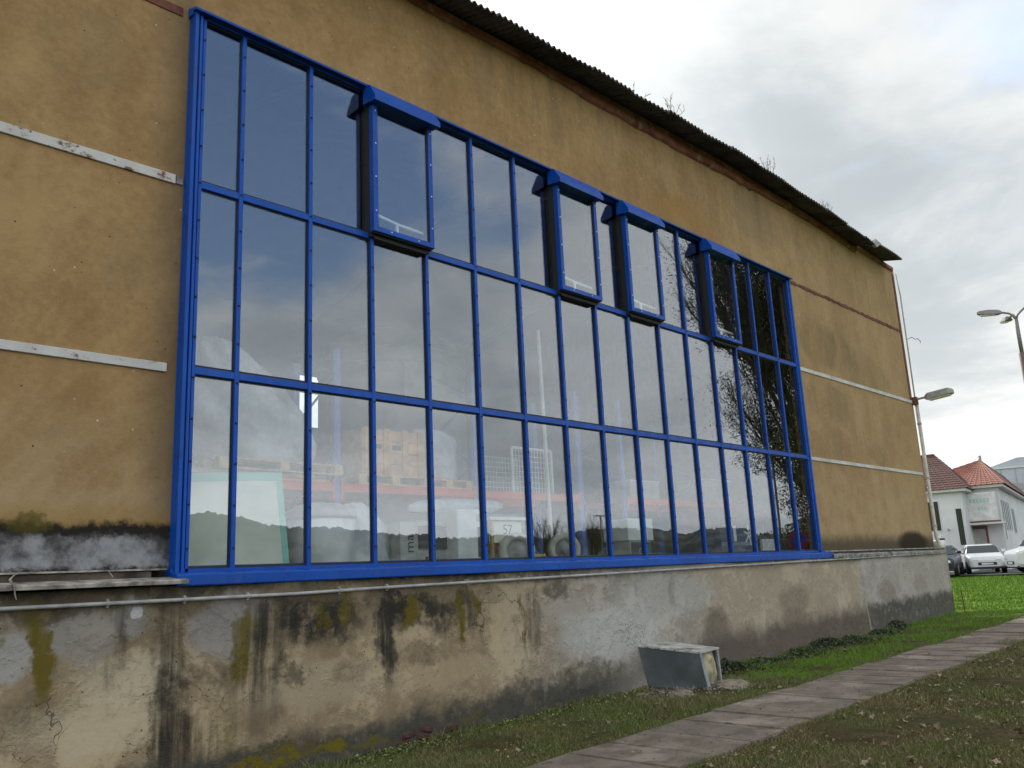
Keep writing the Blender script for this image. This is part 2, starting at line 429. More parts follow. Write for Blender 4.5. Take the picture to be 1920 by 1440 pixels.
def blue_f(g):
    n = g.noise(1.2, 5, 0.6, stretch=(1, 1, .3)); f = g.noise(9.0, 4)
    c = g.mix(g.mr(n, .3, .7), (0.001, 0.058, 0.34), (0.002, 0.078, 0.42))
    c = g.mix(g.mul(g.mr(f, .58, .72), .25), c, (0.04, 0.09, 0.24))
    d_ = g.noise(2.6, 7, .68, stretch=(1.6, 1.6, .5))
    c = g.mix(g.mul(g.mr(d_, .50, .68), .35), c, (0.045, 0.085, 0.22))
    c = g.mix(g.mul(g.mr(g.noise(5.5, 6, .7), .58, .70), .45), c, (0.004, 0.022, 0.10))
    return {'color': c, 'rough': g.mr(d_, .35, .65, .26, .55), 'normal': g.bump(g.noise(3.0, 4, .5), .05, .02)}


def white_band_f(g):
    f = g.noise(5.0, 6, .7, stretch=(1, 1, 2)); x, y, z = g.sep(g.P())
    c = g.mix(g.mr(g.noise(2.0, 4), .3, .7), (0.46, 0.45, 0.43), (0.62, 0.61, 0.58))
    c = g.mix(g.mul(g.mr(f, .56, .66), g.mr(x, 8.0, 4.0, .35, 1.0)), c, (0.16, 0.075, 0.035))
    c = g.mix(g.mul(g.mr(g.noise(14.0, 4, .6), .64, .70), .8), c, (0.07, 0.04, 0.025))
    return c


def red_band_f(g):
    f = g.noise(4.0, 6, .65)
    return {'color': g.mix(g.mr(f, .34, .62), (0.085, 0.022, 0.016), (0.17, 0.055, 0.038)), 'normal': g.bump(g.noise(20., 5), .5, .02)}


def eave_f(g):
    f = g.noise(2.4, 7, .68); x, y, z = g.sep(g.P())
    c = g.mix(g.mr(f, .36, .62), (0.17, 0.058, 0.042), (0.29, 0.125, 0.095))
    c = g.mix(g.mul(g.mr(g.noise(5.0, 5, .6), .57, .68), .7), c, (0.34, 0.24, 0.22))
    return {'color': c, 'normal': g.bump(g.noise(9., 6, .7), .7, .04)}


def roof_f(g):
    f = g.noise(1.4, 6, .65); k = g.noise(16.0, 4, .6)
    c = g.mix(g.mr(f, .35, .65), (0.055, 0.056, 0.05), (0.13, 0.13, 0.115))
    c = g.mix(g.mul(g.mr(k, .56, .66), .6), c, (0.045, 0.05, 0.02))
    return {'color': c, 'normal': g.bump(k, .35, .01)}


def ground_f(g):
    f = g.noise(5.0, 6, .7); n = g.noise(.8, 5, .6); x, y, z = g.sep(g.P())
    far = g.mr(x, 19.0, 27.0)
    c = g.mix(g.mr(f, .35, .65), (0.060, 0.044, 0.022), (0.11, 0.092, 0.042))
    c = g.mix(g.mul(g.mr(n, .4, .6), .6), c, (0.058, 0.066, 0.020))
    c = g.mix(far, c, g.mix(g.mr(g.noise(.5, 6, .65), .38, .6), (0.105, 0.20, 0.014), (0.145, 0.27, 0.020)))  # far turf: sunlit brightness put into the colour
    return {'color': c, 'normal': g.bump(g.noise(22., 6, .7), .8, .05)}


def grass_f(g):
    t = g.node('ShaderNodeAttribute', attribute_name='tint').outputs['Fac']
    x, y, z = g.sep(g.P())
    n = g.noise(.9, 5, .6); n2 = g.noise(2.2, 4, .6, vec=g.vm('ADD', g.P(), (5., 5., 5.)))
    grn = g.mix(t, (0.070, 0.098, 0.020), (0.17, 0.20, 0.060))
    dry = g.mix(t, (0.105, 0.082, 0.032), (0.26, 0.22, 0.105))
    dryk = g.mul(g.mr(y, -2.6, -3.2), 0.40)
    k = g.add(g.mr(g.add(g.mul(n, .6), g.mul(n2, .4)), .40, .60), g.sub(dryk, .30))
    c = g.mix(g.m('MULTIPLY', k, 1.0, clamp=True), grn, dry)
    c = g.mix(g.mul(g.mr(t, .80, .97), .75), c, (0.36, 0.34, 0.19))
    lush_sunlit = g.mx(g.mr(x, 19.5, 25.0), g.mul(g.mul(g.mr(x, 11.3, 12.3), g.mr(y, -2.0, -1.6)), g.mr(n2, .38, .5)))  # far turf has sunshine put into its colour; near strip is simply greener
    c = g.mix(g.mul(lush_sunlit, .9), c, g.mix(t, (0.085, 0.165, 0.016), (0.18, 0.32, 0.035)))
    return c


def slab_f(g):
    f = g.noise(3.0, 6, .68); k = g.noise(1.1, 5, .6); oi = g.node('ShaderNodeObjectInfo').outputs['Random']
    c = g.mix(g.mr(f, .35, .65), (0.150, 0.118, 0.090), (0.275, 0.228, 0.185))
    c = g.mix(g.mul(g.mr(k, .54, .64), .6), c, (0.43, 0.365, 0.30))
    c = g.mix(g.mul(g.mr(g.noise(6.0, 6, .7), .57, .68), .8), c, (0.045, 0.037, 0.028))
    c = g.mix(g.mul(oi, .30), c, (0.10, 0.082, 0.066))
    return {'color': c, 'normal': g.bump(g.noise(28., 6, .7), .5, .012)}


def leaf_f(g):
    oi = g.node('ShaderNodeObjectInfo').outputs['Random']
    t = g.node('ShaderNodeAttribute', attribute_name='tint').outputs['Fac']
    n = g.noise(60., 3)
    k = g.m('FRACT', g.add(oi, t))
    c = g.mix(k, (0.13, 0.085, 0.050), (0.33, 0.26, 0.185))
    c = g.mix(g.mul(g.mr(n, .5, .7), .5), c, (0.06, 0.035, 0.02))
    return c


def foliage(dk, lt):
    def f(g):
        t = g.node('ShaderNodeAttribute', attribute_name='tint').outputs['Fac']
        return g.mix(t, dk, lt)
    return f


def tile_f(a, b):
    def f(g):
        n = g.noise(1.1, 4, .6); return g.mix(g.mr(n, .3, .7), a, b)
    return f


def hill_f(g):
    a = g.noise(.045, 7, .7); b_ = g.noise(.3, 5, .7)
    c = g.mix(g.mr(a, .40, .60), (0.050, 0.060, 0.050), (0.15, 0.155, 0.115))
    return g.mix(g.mul(g.mr(b_, .45, .62), .6), c, (0.036, 0.044, 0.036))


M = {
    'stucco': mat('ochre stucco', wall_f, .92, spec=.2), 'plinth': mat('stained render', plinth_f, .92, spec=.2),
    'blue': mat('blue coated steel', blue_f, .38, spec=.28), 'gasket': mat('black gasket', (0.012, 0.012, 0.013), .6),
    'white_band': mat('flaking white paint', white_band_f, .75), 'red_band': mat('red oxide paint', red_band_f, .85),
    'eave': mat('eaves render', eave_f, .9, spec=.2), 'roof': mat('old fibre cement', roof_f, .9, spec=.2),
    'ground': mat('soil', ground_f, .95, spec=.1), 'grass': mat('grass blades', grass_f, .7, spec=.2),
    'slab': mat('paving concrete', slab_f, .85, spec=.3), 'leaf': mat('dead leaf', leaf_f, .7, spec=.25),
    'galv': mat('grey conduit', worn((0.36, 0.36, 0.35), .7, 6, .05), .5), 'cream': mat('cream pipe', worn((0.55, 0.53, 0.46), .75, 3, .05), .6),
    'rust': mat('rusty steel', worn((0.16, 0.06, 0.03), .5, 12, .4), .85), 'bolt': mat('dark bolt', (0.012, 0.016, 0.04), .5),
    'screw': mat('bright screw', (0.7, 0.7, 0.7), .3, 1.0),
    'flash': mat('weathered flashing', worn((0.34, 0.31, 0.27), .35, 7, .5, 25, 1.35), .8),
    'fascia': mat('rotten board', worn((0.075, 0.058, 0.045), .4, 5, .6, 25, 1.8), .9),
    'cement': mat('cement ledge', worn((0.30, 0.285, 0.26), .35, 6, .8, 18, 1.3), .95),
    'cabinet': mat('grey painted sheet', worn((0.135, 0.158, 0.168), .68, 2.5, .04, 12, 1.2), .45),
    'cabinet_edge': mat('pale folded sheet', worn((0.34, 0.37, 0.39), .6, 6, .05), .5),
    'wool': mat('mineral wool', worn((0.44, 0.40, 0.24), .55, 7, 1.0, 14, 1.15), .95), 'sand': mat('sandy spoil', worn((0.30, 0.25, 0.19), .6, 6, 1.0, 30), .95),
    'stone': mat('rubble', worn((0.23, 0.20, 0.17), .5, 9, .6), .9), 'brick': mat('old brick', worn((0.085, 0.032, 0.024), .35, 14, 1.0), .95),
    'rack_blue': mat('rack blue', worn((0.085, 0.17, 0.50), .8, 4, .05), .5), 'rack_red': mat('rack orange red', worn((0.75, 0.11, 0.05), .8, 3, .05), .5),
    'wood': mat('pallet wood', worn((0.72, 0.45, 0.22), .65, 5, .3), .8), 'ply': mat('crate wood', worn((0.74, 0.36, 0.13), .7, 5, .3), .8),
    'film': mat('crumpled white film', worn((0.60, 0.61, 0.62), .5, 2.2, 1.0, 5, 1.15), .5), 'white': mat('white paint', worn((0.72, 0.72, 0.70), .85, 3, .03), .5),
    'tank': mat('pale grey tank', worn((0.40, 0.39, 0.36), .8, 1.5, .05), .6), 'teal': mat('teal tape', (0.22, 0.55, 0.46), .5),
    'board': mat('pale board', worn((0.76, 0.76, 0.64), .92, 2, .03), .7), 'carton': mat('grey carton', worn((0.40, 0.40, 0.38), .8, 3, .05), .8),
    'dark': mat('dark plastic', (0.02, 0.021, 0.024), .5), 'machine_blue': mat('machine blue', worn((0.03, 0.13, 0.30), .7, 6, .1), .5), 'machine_yellow': mat('machine yellow', worn((0.50, 0.36, 0.06), .7, 6, .1), .5),
    'machine_red': mat('machine red', worn((0.30, 0.05, 0.04), .7, 6, .1), .5), 'tyre_pale': mat('pale tyre', worn((0.52, 0.50, 0.42), .8, 9, .1), .7),
    'navy': mat('navy print', worn((0.018, 0.034, 0.105), .8, 4, .02), .5), 'navy_pale': mat('pale navy print', (0.16, 0.21, 0.33), .5), 'ink': mat('black ink', (0.015, 0.015, 0.016), .6),
    'inner': mat('interior plaster', worn((0.24, 0.235, 0.225), .85, .8, .1), .9), 'floor': mat('workshop floor', worn((0.16, 0.155, 0.15), .7, 1.2, .1), .6), 'deck': mat('roof deck', worn((0.10, 0.10, 0.10), .8, 1.0, .1), .9),
    'house_white': mat('white house render', worn((0.66, 0.67, 0.66), .93, .5, .1), .9), 'trim': mat('pale eaves trim', (0.66, 0.65, 0.62), .7),
    'tile_red_lit': mat('lit orange red roof tile', tile_f((0.22, 0.062, 0.036), (0.30, 0.095, 0.056)), .75), 'tile_brown': mat('brown red roof tile', tile_f((0.095, 0.042, 0.034), (0.14, 0.062, 0.048)), .75),
    'glass_dark': mat('far window glass', (0.03, 0.045, 0.045), .12), 'steel_grey': mat('grey cladding', worn((0.42, 0.46, 0.49), .9, .4, .02), .5),
    'car_white': mat('white car paint', (0.70, 0.71, 0.72), .25), 'car_navy': mat('dark blue car paint', (0.018, 0.026, 0.045), .25), 'rubber': mat('tyre rubber', (0.02, 0.02, 0.02), .8), 'alloy': mat('wheel alloy', (0.45, 0.45, 0.46), .35, .7),
    'lamp_lens': mat('headlight lens', (0.75, 0.76, 0.78), .1), 'sign_green': mat('pale green print', (0.42, 0.62, 0.56), .6), 'sign_brown': mat('brown sign frame', (0.16, 0.075, 0.06), .6),
    'post': mat('lamp post steel', worn((0.20, 0.19, 0.19), .8, 3, .05), .55), 'post_red': mat('brown lamp sleeve', worn((0.16, 0.10, 0.095), .8, 3, .05), .7), 'lamp_grey': mat('lamp housing', worn((0.34, 0.35, 0.33), .75, 8, .05), .5), 'lens': mat('lamp diffuser', (0.70, 0.69, 0.62), .25),
    'bark': mat('bark', worn((0.085, 0.070, 0.052), .5, 9, .8), .9), 'leaves': mat('tree leaves', foliage((0.040, 0.042, 0.014), (0.12, 0.115, 0.040)), .6), 'ivy': mat('ivy leaves', foliage((0.018, 0.028, 0.012), (0.055, 0.075, 0.030)), .5),
    'twig': mat('bare twigs', foliage((0.055, 0.045, 0.035), (0.10, 0.085, 0.06)), .8), 'hill': mat('wooded hill', hill_f, .95, spec=.1), 'weed': mat('dry weed', (0.20, 0.15, 0.07), .8),
    'asphalt': mat('asphalt', worn((0.07, 0.07, 0.072), .8, 2, .3), .9), 'sign_red': mat('sign red', (0.45, 0.03, 0.03), .4), 'sign_blue': mat('sign blue', (0.03, 0.06, 0.35), .4),
}


def glass_mat():
    m = bpy.data.materials.new('coated glass'); m.use_nodes = True; g = G(m.node_tree)
    for n in list(g.N): g.N.remove(n)
    o = g.node('ShaderNodeOutputMaterial'); t = g.node('ShaderNodeBsdfTransparent'); gl = g.node('ShaderNodeBsdfGlossy')
    t.inputs[0].default_value = (0.95, 0.975, 0.98, 1); gl.inputs['Color'].default_value = (0.93, 0.96, 1.0, 1); gl.inputs['Roughness'].default_value = 0.0
    lw = g.node('ShaderNodeLayerWeight'); lw.inputs[0].default_value = 0.5
    f = g.m('POWER', lw.outputs['Facing'], 5.0)
    fac = g.add(0.122, g.mul(f, 0.878))
    mx = g.node('ShaderNodeMixShader'); g.put(mx.inputs[0], fac); g.L.new(t.outputs[0], mx.inputs[1]); g.L.new(gl.outputs[0], mx.inputs[2]); g.L.new(mx.outputs[0], o.inputs[0])
    return m


M['glass'] = glass_mat()

# ------------------------------------------------------------------ ground
xs = np.concatenate([np.linspace(-900, -30, 12), np.linspace(-25, 3, 15), np.linspace(4, 30, 105), np.linspace(31, 60, 40), np.linspace(70, 1500, 16)])
ys = np.concatenate([np.linspace(-900, -40, 14), np.linspace(-34, -10, 10), np.linspace(-9, 1, 60), np.linspace(2, 40, 40), np.linspace(50, 1500, 14)])
gx, gy = np.meshgrid(xs, ys, indexing='ij')
near = np.exp(-((gx - 14) / 20) ** 2 - ((gy + 4) / 8) ** 2)
gzz = gz(gx) + near * (0.02 * np.sin(gx * 2.1 + gy * 1.3) + 0.016 * np.sin(gx * 4.7 - gy * 3.1) + 0.012 * np.sin(gy * 7.1 + gx * 1.9))
gzz -= 0.03 * ((gy < -1.7) & (gy > -3.2) & (gx > -6) & (gx < 32))
gzz -= 0.03 * ((gy > 1.0) & (gx < 23.5) & (gx > -10))
V = np.stack([gx, gy, gzz], -1).reshape(-1, 3); nx, ny = gx.shape
ii, jj = np.meshgrid(np.arange(nx - 1), np.arange(ny - 1), indexing='ij'); q = (ii * ny + jj).ravel()
F = np.stack([q, q + ny, q + ny + 1, q + 1], -1)
gr = fast_mesh('ground', V, F, M['ground']); gr['kind'] = 'structure'

b = MB()
n = 1400
hj = np.cumsum(NR.normal(0, 1, 1400)); hj = hj - np.convolve(hj, np.ones(61) / 61, 'same'); hj = hj / hj.std() * .8 + NR.normal(0, .55, 1400)
vs = []; az_l = np.linspace(math.radians(175), math.radians(365), n)
for k, a in enumerate(az_l):
    deg = math.degrees(a) - 360
    h = 690 * float(np.interp(deg, [-180, -90, -75, -64, -59, -55, -51, -46, -42, -36, -34, -32, -28, -27, -10, 5], [.05, .09, .10, .086, .072, .061, .052, .048, .043, .049, .047, .040, .041, .033, .03, .02])) + hj[k]
    for (r, f) in ((560, -.1), (610, .55), (680, 1.0), (820, .85)):
        vs.append((r * math.cos(a), -7.5 + r * math.sin(a), 0.3 + h * f + 0))
b.raw(vs, [(i * 4 + j, (i + 1) * 4 + j, (i + 1) * 4 + j + 1, i * 4 + j + 1) for i in range(n - 1) for j in range(3)])
hills = b.build('hills', M['hill'], smooth=True); hills['kind'] = 'structure'

b = MB(); b.raw([(46, -30, .575), (200, -10, .575), (200, 60, .575), (46, 40, .575)], [(0, 1, 2, 3)])
b = b.build('parking_lot', M['asphalt']); b['kind'] = 'structure'

# path of concrete slabs
path = MB(); path.raw([(-6, -3.06, gzf(-6) - .010), (32, -3.06, gzf(32) - .010), (32, -1.83, gzf(32) - .010), (-6, -1.83, gzf(-6) - .010)], [(0, 1, 2, 3)])
path = path.build('path', M['ground']); path['kind'] = 'structure'
slabs = []
for k in range(4):
    b = MB(); hx, hy = .311, .60
    b.prism([(-hx + R_.uniform(0, .012), -hy), (hx, -hy + R_.uniform(0, .02)), (hx - R_.uniform(0, .012), hy), (-hx, hy - R_.uniform(0, .02))], -.05, .018, 'z')
    slabs.append(b.mesh('slab', M['slab']))
for k in range(46):
    x = 3.0 + .64 * k - .02
    inst('slab', slabs[k % 4], path, (x, -2.445 + R_.uniform(-.012, .012), gzf(x) + .008 + R_.uniform(-.006, .008)),
         (R_.uniform(-.008, .008), R_.uniform(-.012, .006) - .014, R_.uniform(-.012, .012) + (PI if k % 3 == 0 else 0)))

# ------------------------------------------------------------------ warehouse
WH = thing('warehouse', (13, 4, 0), 'long ochre rendered warehouse with a tall blue framed glass front', 'warehouse')
WX0, WX1, WY, PY = -10.0, 23.1, 0.10, -0.10
FX0, FX1, FZ0, FZ1 = 3.50, 16.46, 1.70, 7.40


def eave_z(x): return float(np.interp(x, [-10, 6.9, 8.3, 10.9, 14.4, 17, 19.3, 20.55], [9.0, 9.02, 9.08, 9.16, 9.24, 9.20, 9.11, 9.02]))


# front wall: four blocks round the opening, one mesh
b = MB()
b.box(WX0, FX0, WY, WY + .13, 1.3, 9.12); b.box(FX1, WX1, WY, WY + .13, 1.3, 9.1)
b.box(FX0, FX1, WY, WY + .13, FZ1, 9.1)
b.build('front_wall', M['stucco'], WH)
# stepped plinth, its front face gently uneven
px = np.linspace(WX0, 23.25, 130); pz = np.array([-.5, .05, .3, .6, .9, 1.2, 1.45, 1.655])
vs = []; fs = []
for i, x in enumerate(px):
    for j, z in enumerate(pz):
        y = PY + .012 * math.sin(x * 1.7 + z * 2) + .01 * math.sin(x * 4.1 - z * 5) - (.015 if x > 18 else 0) - .05 * max(0, .3 - z) * (x > 18)
        vs.append((x, y, z))
m_ = len(pz)
fs = [(i * m_ + j, (i + 1) * m_ + j, (i + 1) * m_ + j + 1, i * m_ + j + 1) for i in range(len(px) - 1) for j in range(m_ - 1)]
k = len(vs); top0 = [i * m_ + m_ - 1 for i in range(len(px))]
for x in px: vs.append((x, WY + .36, 1.69))
fs += [(top0[i], top0[i + 1], k + i + 1, k + i) for i in range(len(px) - 1)]
e = (len(px) - 1) * m_; k2 = len(vs)
for z in pz: vs.append((23.25, 14.2, z))
fs += [(e + j, k2 + j, k2 + j + 1, e + j + 1) for j in range(m_ - 1)]
b = MB(); b.raw(vs, fs); b.build('plinth', M['plinth'], WH, smooth=True)
# shell
b = MB(); b.box(WX1 - .3, WX1 - .002, .45, 14.2, .0, 9.12); b.build('end_wall', M['stucco'], WH)
b = MB(); b.box(WX0, WX0 + .3, .45, 14.2, .0, 9.12); b.build('end_wall', M['stucco'], WH)
b = MB()  # rear wall with high and low openings on the yard behind
hol = [(13.35, 15.2, 6.1, 7.7)]
b.box(WX0 + .3, hol[0][0], 13.9, 14.2, .0, 9.6); b.box(hol[0][1], WX1 - .3, 13.9, 14.2, 0, 9.6)
for (a, c_, z0, z1) in hol: b.box(a, c_, 13.9, 14.2, 0, z0); b.box(a, c_, 13.9, 14.2, z1, 9.6)
b.build('rear_wall', M['inner'], WH)
b = MB(); b.box(hol[0][0], hol[0][1], 14.0, 14.06, 7.14, 7.22); b.box(13.86, 13.92, 14.0, 14.06, 6.1, 7.7); b.build('rear_window_frame', M['dark'], WH)
b = MB(); b.box(WX0 + .3, WX1 - .3, .262, 13.9, 1.1, 1.45); b.build('floor_slab', M['floor'], WH)
b = MB(); b.box(WX0 + .3, FX0 - .15, .232, .26, 1.45, 9.1); b.box(FX1 + .15, WX1 - .3, .232, .26, 1.45, 9.1); b.box(FX0 - .15, FX1 + .15, .232, .26, 7.5, 9.1)
b.build('inner_lining', M['inner'], WH)
b = MB(); b.raw([(WX0, .46, 9.1), (WX1, .46, 9.1), (WX1, 7.2, 10.95), (WX0, 7.2, 10.95), (WX0, 14.3, 9.4), (WX1, 14.3, 9.4)], [(0, 1, 2, 3), (3, 2, 5, 4)]); b.build('roof_deck', M['deck'], WH)
b = MB()
for x in (0.5, 7.0, 13.4, 19.6): b.prism([(.5, 9.1), (.5, 8.85), (7.2, 10.4), (13.8, 8.9), (13.8, 9.15), (7.2, 10.75)], x - .1, x + .1, 'x')
b.build('roof_truss', M['inner'], WH)
for x in (7.0, 19.6):
    b = MB(); b.box(x - .15, x + .15, 12.9, 13.2, 1.45, 9.0); b.build('column', M['inner'], WH)
for xg in (WX1 - .05, WX0 + .05):
    b = MB(); b.prism([(.5, 9.121), (14.2, 9.121), (14.2, 9.5), (7.2, 11.05), (.5, 9.3)], xg - .045, xg + .045, 'x'); b.build('gable', M['stucco'], WH)

# eaves band in red oxide render, ragged lower edge
xe = np.linspace(WX0, 22.95, 260); vs = []; fs = []
for i, x in enumerate(xe):
    zb = float(np.interp(x, [-10, 7, 10, 13, 17.6, 22.6], [9.16, 9.16, 9.03, 9.05, 9.18, 9.22])) + R_.uniform(-.010, .010) + .012 * math.sin(x * 7.3) * math.sin(x * 2.1) - (.05 if R_.random() < .04 else 0)
    top_ = eave_z(x) + .095 if x < 20.55 else 9.235 - .03 * (x - 20.66)
    zb = min(zb, top_ - .11)
    vs += [(x, WY - .012, zb - .03), (x, WY - .055, zb + .0), (x, WY - .06, min(zb + .10, top_ - .03)), (x, WY - .035, top_)]
fs = [(i * 4 + j, (i + 1) * 4 + j, (i + 1) * 4 + j + 1, i * 4 + j + 1) for i in range(len(xe) - 1) for j in range(3)]
b = MB(); b.raw(vs, fs); b.build('eaves_band', M['eave'], WH)

vs = []; fs = []   # head of the wall, up to the underside of the sheets
for x in xe:
    tz = max(9.121, (eave_z(x) + .08 if x < 20.55 else 9.21 - .03 * (x - 20.66)))
    vs += [(x, WY, 9.121), (x, WY, tz), (x, WY + .1, tz), (x, WY + .1, 9.121)]
fs = [(i * 4 + j, (i + 1) * 4 + j, (i + 1) * 4 + (j + 1) % 4, i * 4 + (j + 1) % 4) for i in range(len(xe) - 1) for j in range(4)]
b = MB(); b.raw(vs, fs); b.build('wall_head', M['stucco'], WH)

# corrugated sheets, each one lapped over the next
PITCH = .115


def sheet(x0, x1, zf, yf, slope, dz, lift=0.0):
    nx_ = max(8, int((x1 - x0) / PITCH * 6)); b = MB(); vs = []; fs = []
    for i in range(nx_ + 1):
        x = x0 + (x1 - x0) * i / nx_
        c_ = .027 * math.cos(2 * PI * x / PITCH) + lift * (x - x0)
        for (y, t) in ((yf, 0), (yf, .012), (WY, .012), (1.6, .012), (1.6, 0), (WY, 0)):
            vs.append((x, y + (.012 * math.sin(x * 3.1) if y == yf else 0), zf(x) + (y - yf) * slope + c_ + t + dz))
    for i in range(nx_):
        for j in range(6):
            fs.append((i * 6 + j, i * 6 + (j + 1) % 6, (i + 1) * 6 + (j + 1) % 6, (i + 1) * 6 + j))
    fs += [tuple(range(6)), tuple(nx_ * 6 + j for j in range(5, -1, -1))]
    b.raw(vs, fs); return b


x = -10.05; k = 0
while x < 20.4:
    x1 = min(x + 1.035, 20.55)
    sheet(x, x1 + .06, eave_z, -.42 + R_.uniform(-.02, .02), .26, .0 + (.016 if k % 2 else 0) + R_.uniform(-.006, .006)).build('roof_sheet', M['roof'], WH)
    x = x1; k += 1
sheet(20.66, 22.42, lambda x: 9.13 - .03 * (x - 20.66), -.40, .22, .03).build('roof_sheet', M['roof'], WH, label='loose end sheet lifted above its neighbours')
b = MB(); b.raw([(-10.05, 1.5, 9.72), (22.4, 1.5, 9.72), (22.4, 7.2, 11.15), (-10.05, 7.2, 11.15), (-10.05, 14.9, 9.3), (22.4, 14.9, 9.3)], [(0, 1, 2, 3), (3, 2, 5, 4)]); b.build('roof_slope', M['roof'], WH)
b = MB(); b.prism([(20.50, 9.02), (20.62, 8.99), (20.95, 9.16), (20.62, 9.20)], -.43, -.36, 'y'); b.build('torn_flap', M['galv'], WH)

# painted bands and stripes
for (x0, x1, z0, z1) in ((WX0, 3.41, 5.46, 5.555), (WX0, 3.40, 3.585, 3.668)):
    b = MB(); b.box(x0, x1, WY - .022, WY + .05, z0, z1); b.build('white_band', M['white_band'], WH, bev=.004)
b = MB(); b.box(3.42, 3.485, WY - .014, WY + .05, 5.47, 5.545); b.build('band_end', M['cement'], WH)
for (x0, x1, z0, z1) in ((16.50, 23.02, 5.455, 5.535), (16.50, 23.02, 3.595, 3.665)):
    b = MB(); b.box(x0, x1, WY - .02, WY + .05, z0, z1); b.build('white_band', M['white_band'], WH, bev=.004)


def ragged(x0, x1, z0, z1, amp, n=60):
    b = MB(); vs = []
    for i in range(n + 1):
        x = x0 + (x1 - x0) * i / n
        a = R_.uniform(-amp, amp); c_ = R_.uniform(-amp, amp)
        vs += [(x, WY - .012, z0 + a), (x, WY - .012, z1 + c_), (x, WY + .04, z0 + a), (x, WY + .04, z1 + c_)]
    fs = []
    for i in range(n):
        p, q = i * 4, i * 4 + 4
        fs += [(p, q, q + 1, p + 1), (p + 1, q + 1, q + 3, p + 3), (p, p + 2, q + 2, q)]
    fs += [(0, 1, 3, 2), (n * 4, n * 4 + 2, n * 4 + 3, n * 4 + 1)]
    return b.raw(vs, fs)


ragged(WX0, 3.42, 7.30, 7.40, .005).build('red_band', M['red_band'], WH)
ragged(16.52, 22.9, 7.355, 7.425, .016, 90).build('red_band', M['red_band'], WH)
# corner trim and downpipe
ragged(22.93, 23.04, 5.5, 8.98, .0).build('corner_trim', M['rust'], WH)
b = MB(); b.tube([(23.12, .02, 5.42), (23.12, .02, 2.05), (23.15, -.02, 1.85), (23.22, -.1, 1.74)], .045, 10); b.tube([(23.10, .05, 9.0), (23.16, .03, 8.4), (23.13, .04, 5.5)], .018, 6)
b.build('downpipe', M['cream'], WH, smooth=True)
for z in (4.9, 3.5, 2.3):
    b = MB(); b.tube([(23.12, .02, z), (23.12, .02, z + .05)], .056, 10); b.build('pipe_clip', M['galv'], WH)
b = MB(); b.tube([(23.13, 0.0, 7.18), (23.3, -.05, 7.25), (23.42, -.1, 7.2), (23.5, -.12, 7.24), (23.62, -.15, 7.18), (23.6, -.15, 7.12)], .008, 5); b.build('loose_wire', M['dark'], WH)

# ledges on the plinth
b = MB(); b.prism([(-.02, 1.70), (-.19, 1.672), (-.195, 1.70), (-.19, 1.708), (-.02, 1.735)], WX0, 3.55, 'x'); b.build('drip_flashing', M['flash'], WH)
b = MB(); b.box(WX0, 3.30, -.02, .09, 1.70, 1.795); b.build('rotten_fascia', M['fascia'], WH, bev=.01)
b = MB(); b.box(WX0, 3.42, -.045, .09, 1.796, 1.81); b.build('cover_strip', M['flash'], WH)
vs = []; xe = np.linspace(16.62, 23.2, 90)
for x in xe:
    a, c_ = R_.uniform(-.012, .012), R_.uniform(-.012, .012)
    vs += [(x, .12, 1.64), (x, -.15 + a, 1.645 + c_), (x, -.16 + a, 1.70 + c_), (x, -.1 + a, 1.735 + a), (x, .12, 1.76)]
b = MB(); b.raw(vs, [(i * 5 + j, (i + 1) * 5 + j, (i + 1) * 5 + j + 1, i * 5 + j + 1) for i in range(len(xe) - 1) for j in range(4)]); b.build('cement_ledge', M['cement'], WH)
b = MB(); b.box(16.6, 23.22, -.135, .05, 1.768, 1.792); b.build('cover_strip', M['flash'], WH)
b = MB(); b.tube([(2.25, -.06, 1.80), (2.21, -.08, 1.79), (2.17, -.12, 1.755), (2.16, -.19, 1.735), (2.18, -.205, 1.70), (2.19, -.2, 1.64), (2.205, -.19, 1.605)], [.004, .005, .008, .010, .008, .006, .003], 6); b.build('rope_scrap', M['flash'], WH)
b = MB(); b.tube([(2.88, -.05, 1.812), (2.92, -.06, 1.80), (2.95, -.08, 1.75)], .0035, 5); b.build('rope_scrap', M['flash'], WH)
# exposed bricks at the foot
for (x, z, a) in ((5.72, -.055, .16), (5.93, -.02, -.10), (6.17, .012, .12), (6.02, .048, -.05), (6.24, .075, .2), (6.62, .03, -.14)):
    b = MB(); b.box(-.10, .10, -.05, .05, -.03, .03, Matrix.Translation((x, -.075, z)) @ Matrix.Rotation(a, 4, 'Y') @ Matrix.Rotation(R_.uniform(-.25, .25), 4, 'Z')); b.build('brick', M['brick'], WH, bev=.014)
# conduit along the plinth
cz = lambda x: 1.525 + .0062 * (x - 2) if x > 5 else 1.543 - (x - 2) * .003
b = MB(); b.tube([(x, -.135, cz(x)) for x in np.linspace(-9, 23.2, 34)], .0165, 8); b.build('conduit', M['galv'], WH, smooth=True)
for x in (2.9, 3.55, 4.15, 5.15, 5.75, 6.9, 7.75, 9.5, 10.9, 12.4, 14.2, 16.0, 18.0, 20.2, 22.0):
    b = MB(); b.tube([(x - .012, -.135, cz(x)), (x + .012, -.135, cz(x))], .022, 8); b.box(x - .010, x + .010, -.13, -.085, cz(x) - .034, cz(x) + .034); b.build('conduit_clip', M['galv'], WH)
b = MB(); b.tube([(23.33, -.32, .1), (23.32, -.3, .75)], .014, 6); b.tube([(23.15, -.25, .42), (23.33, -.31, .40)], .012, 6); b.build('rusty_rod', M['rust'], WH)

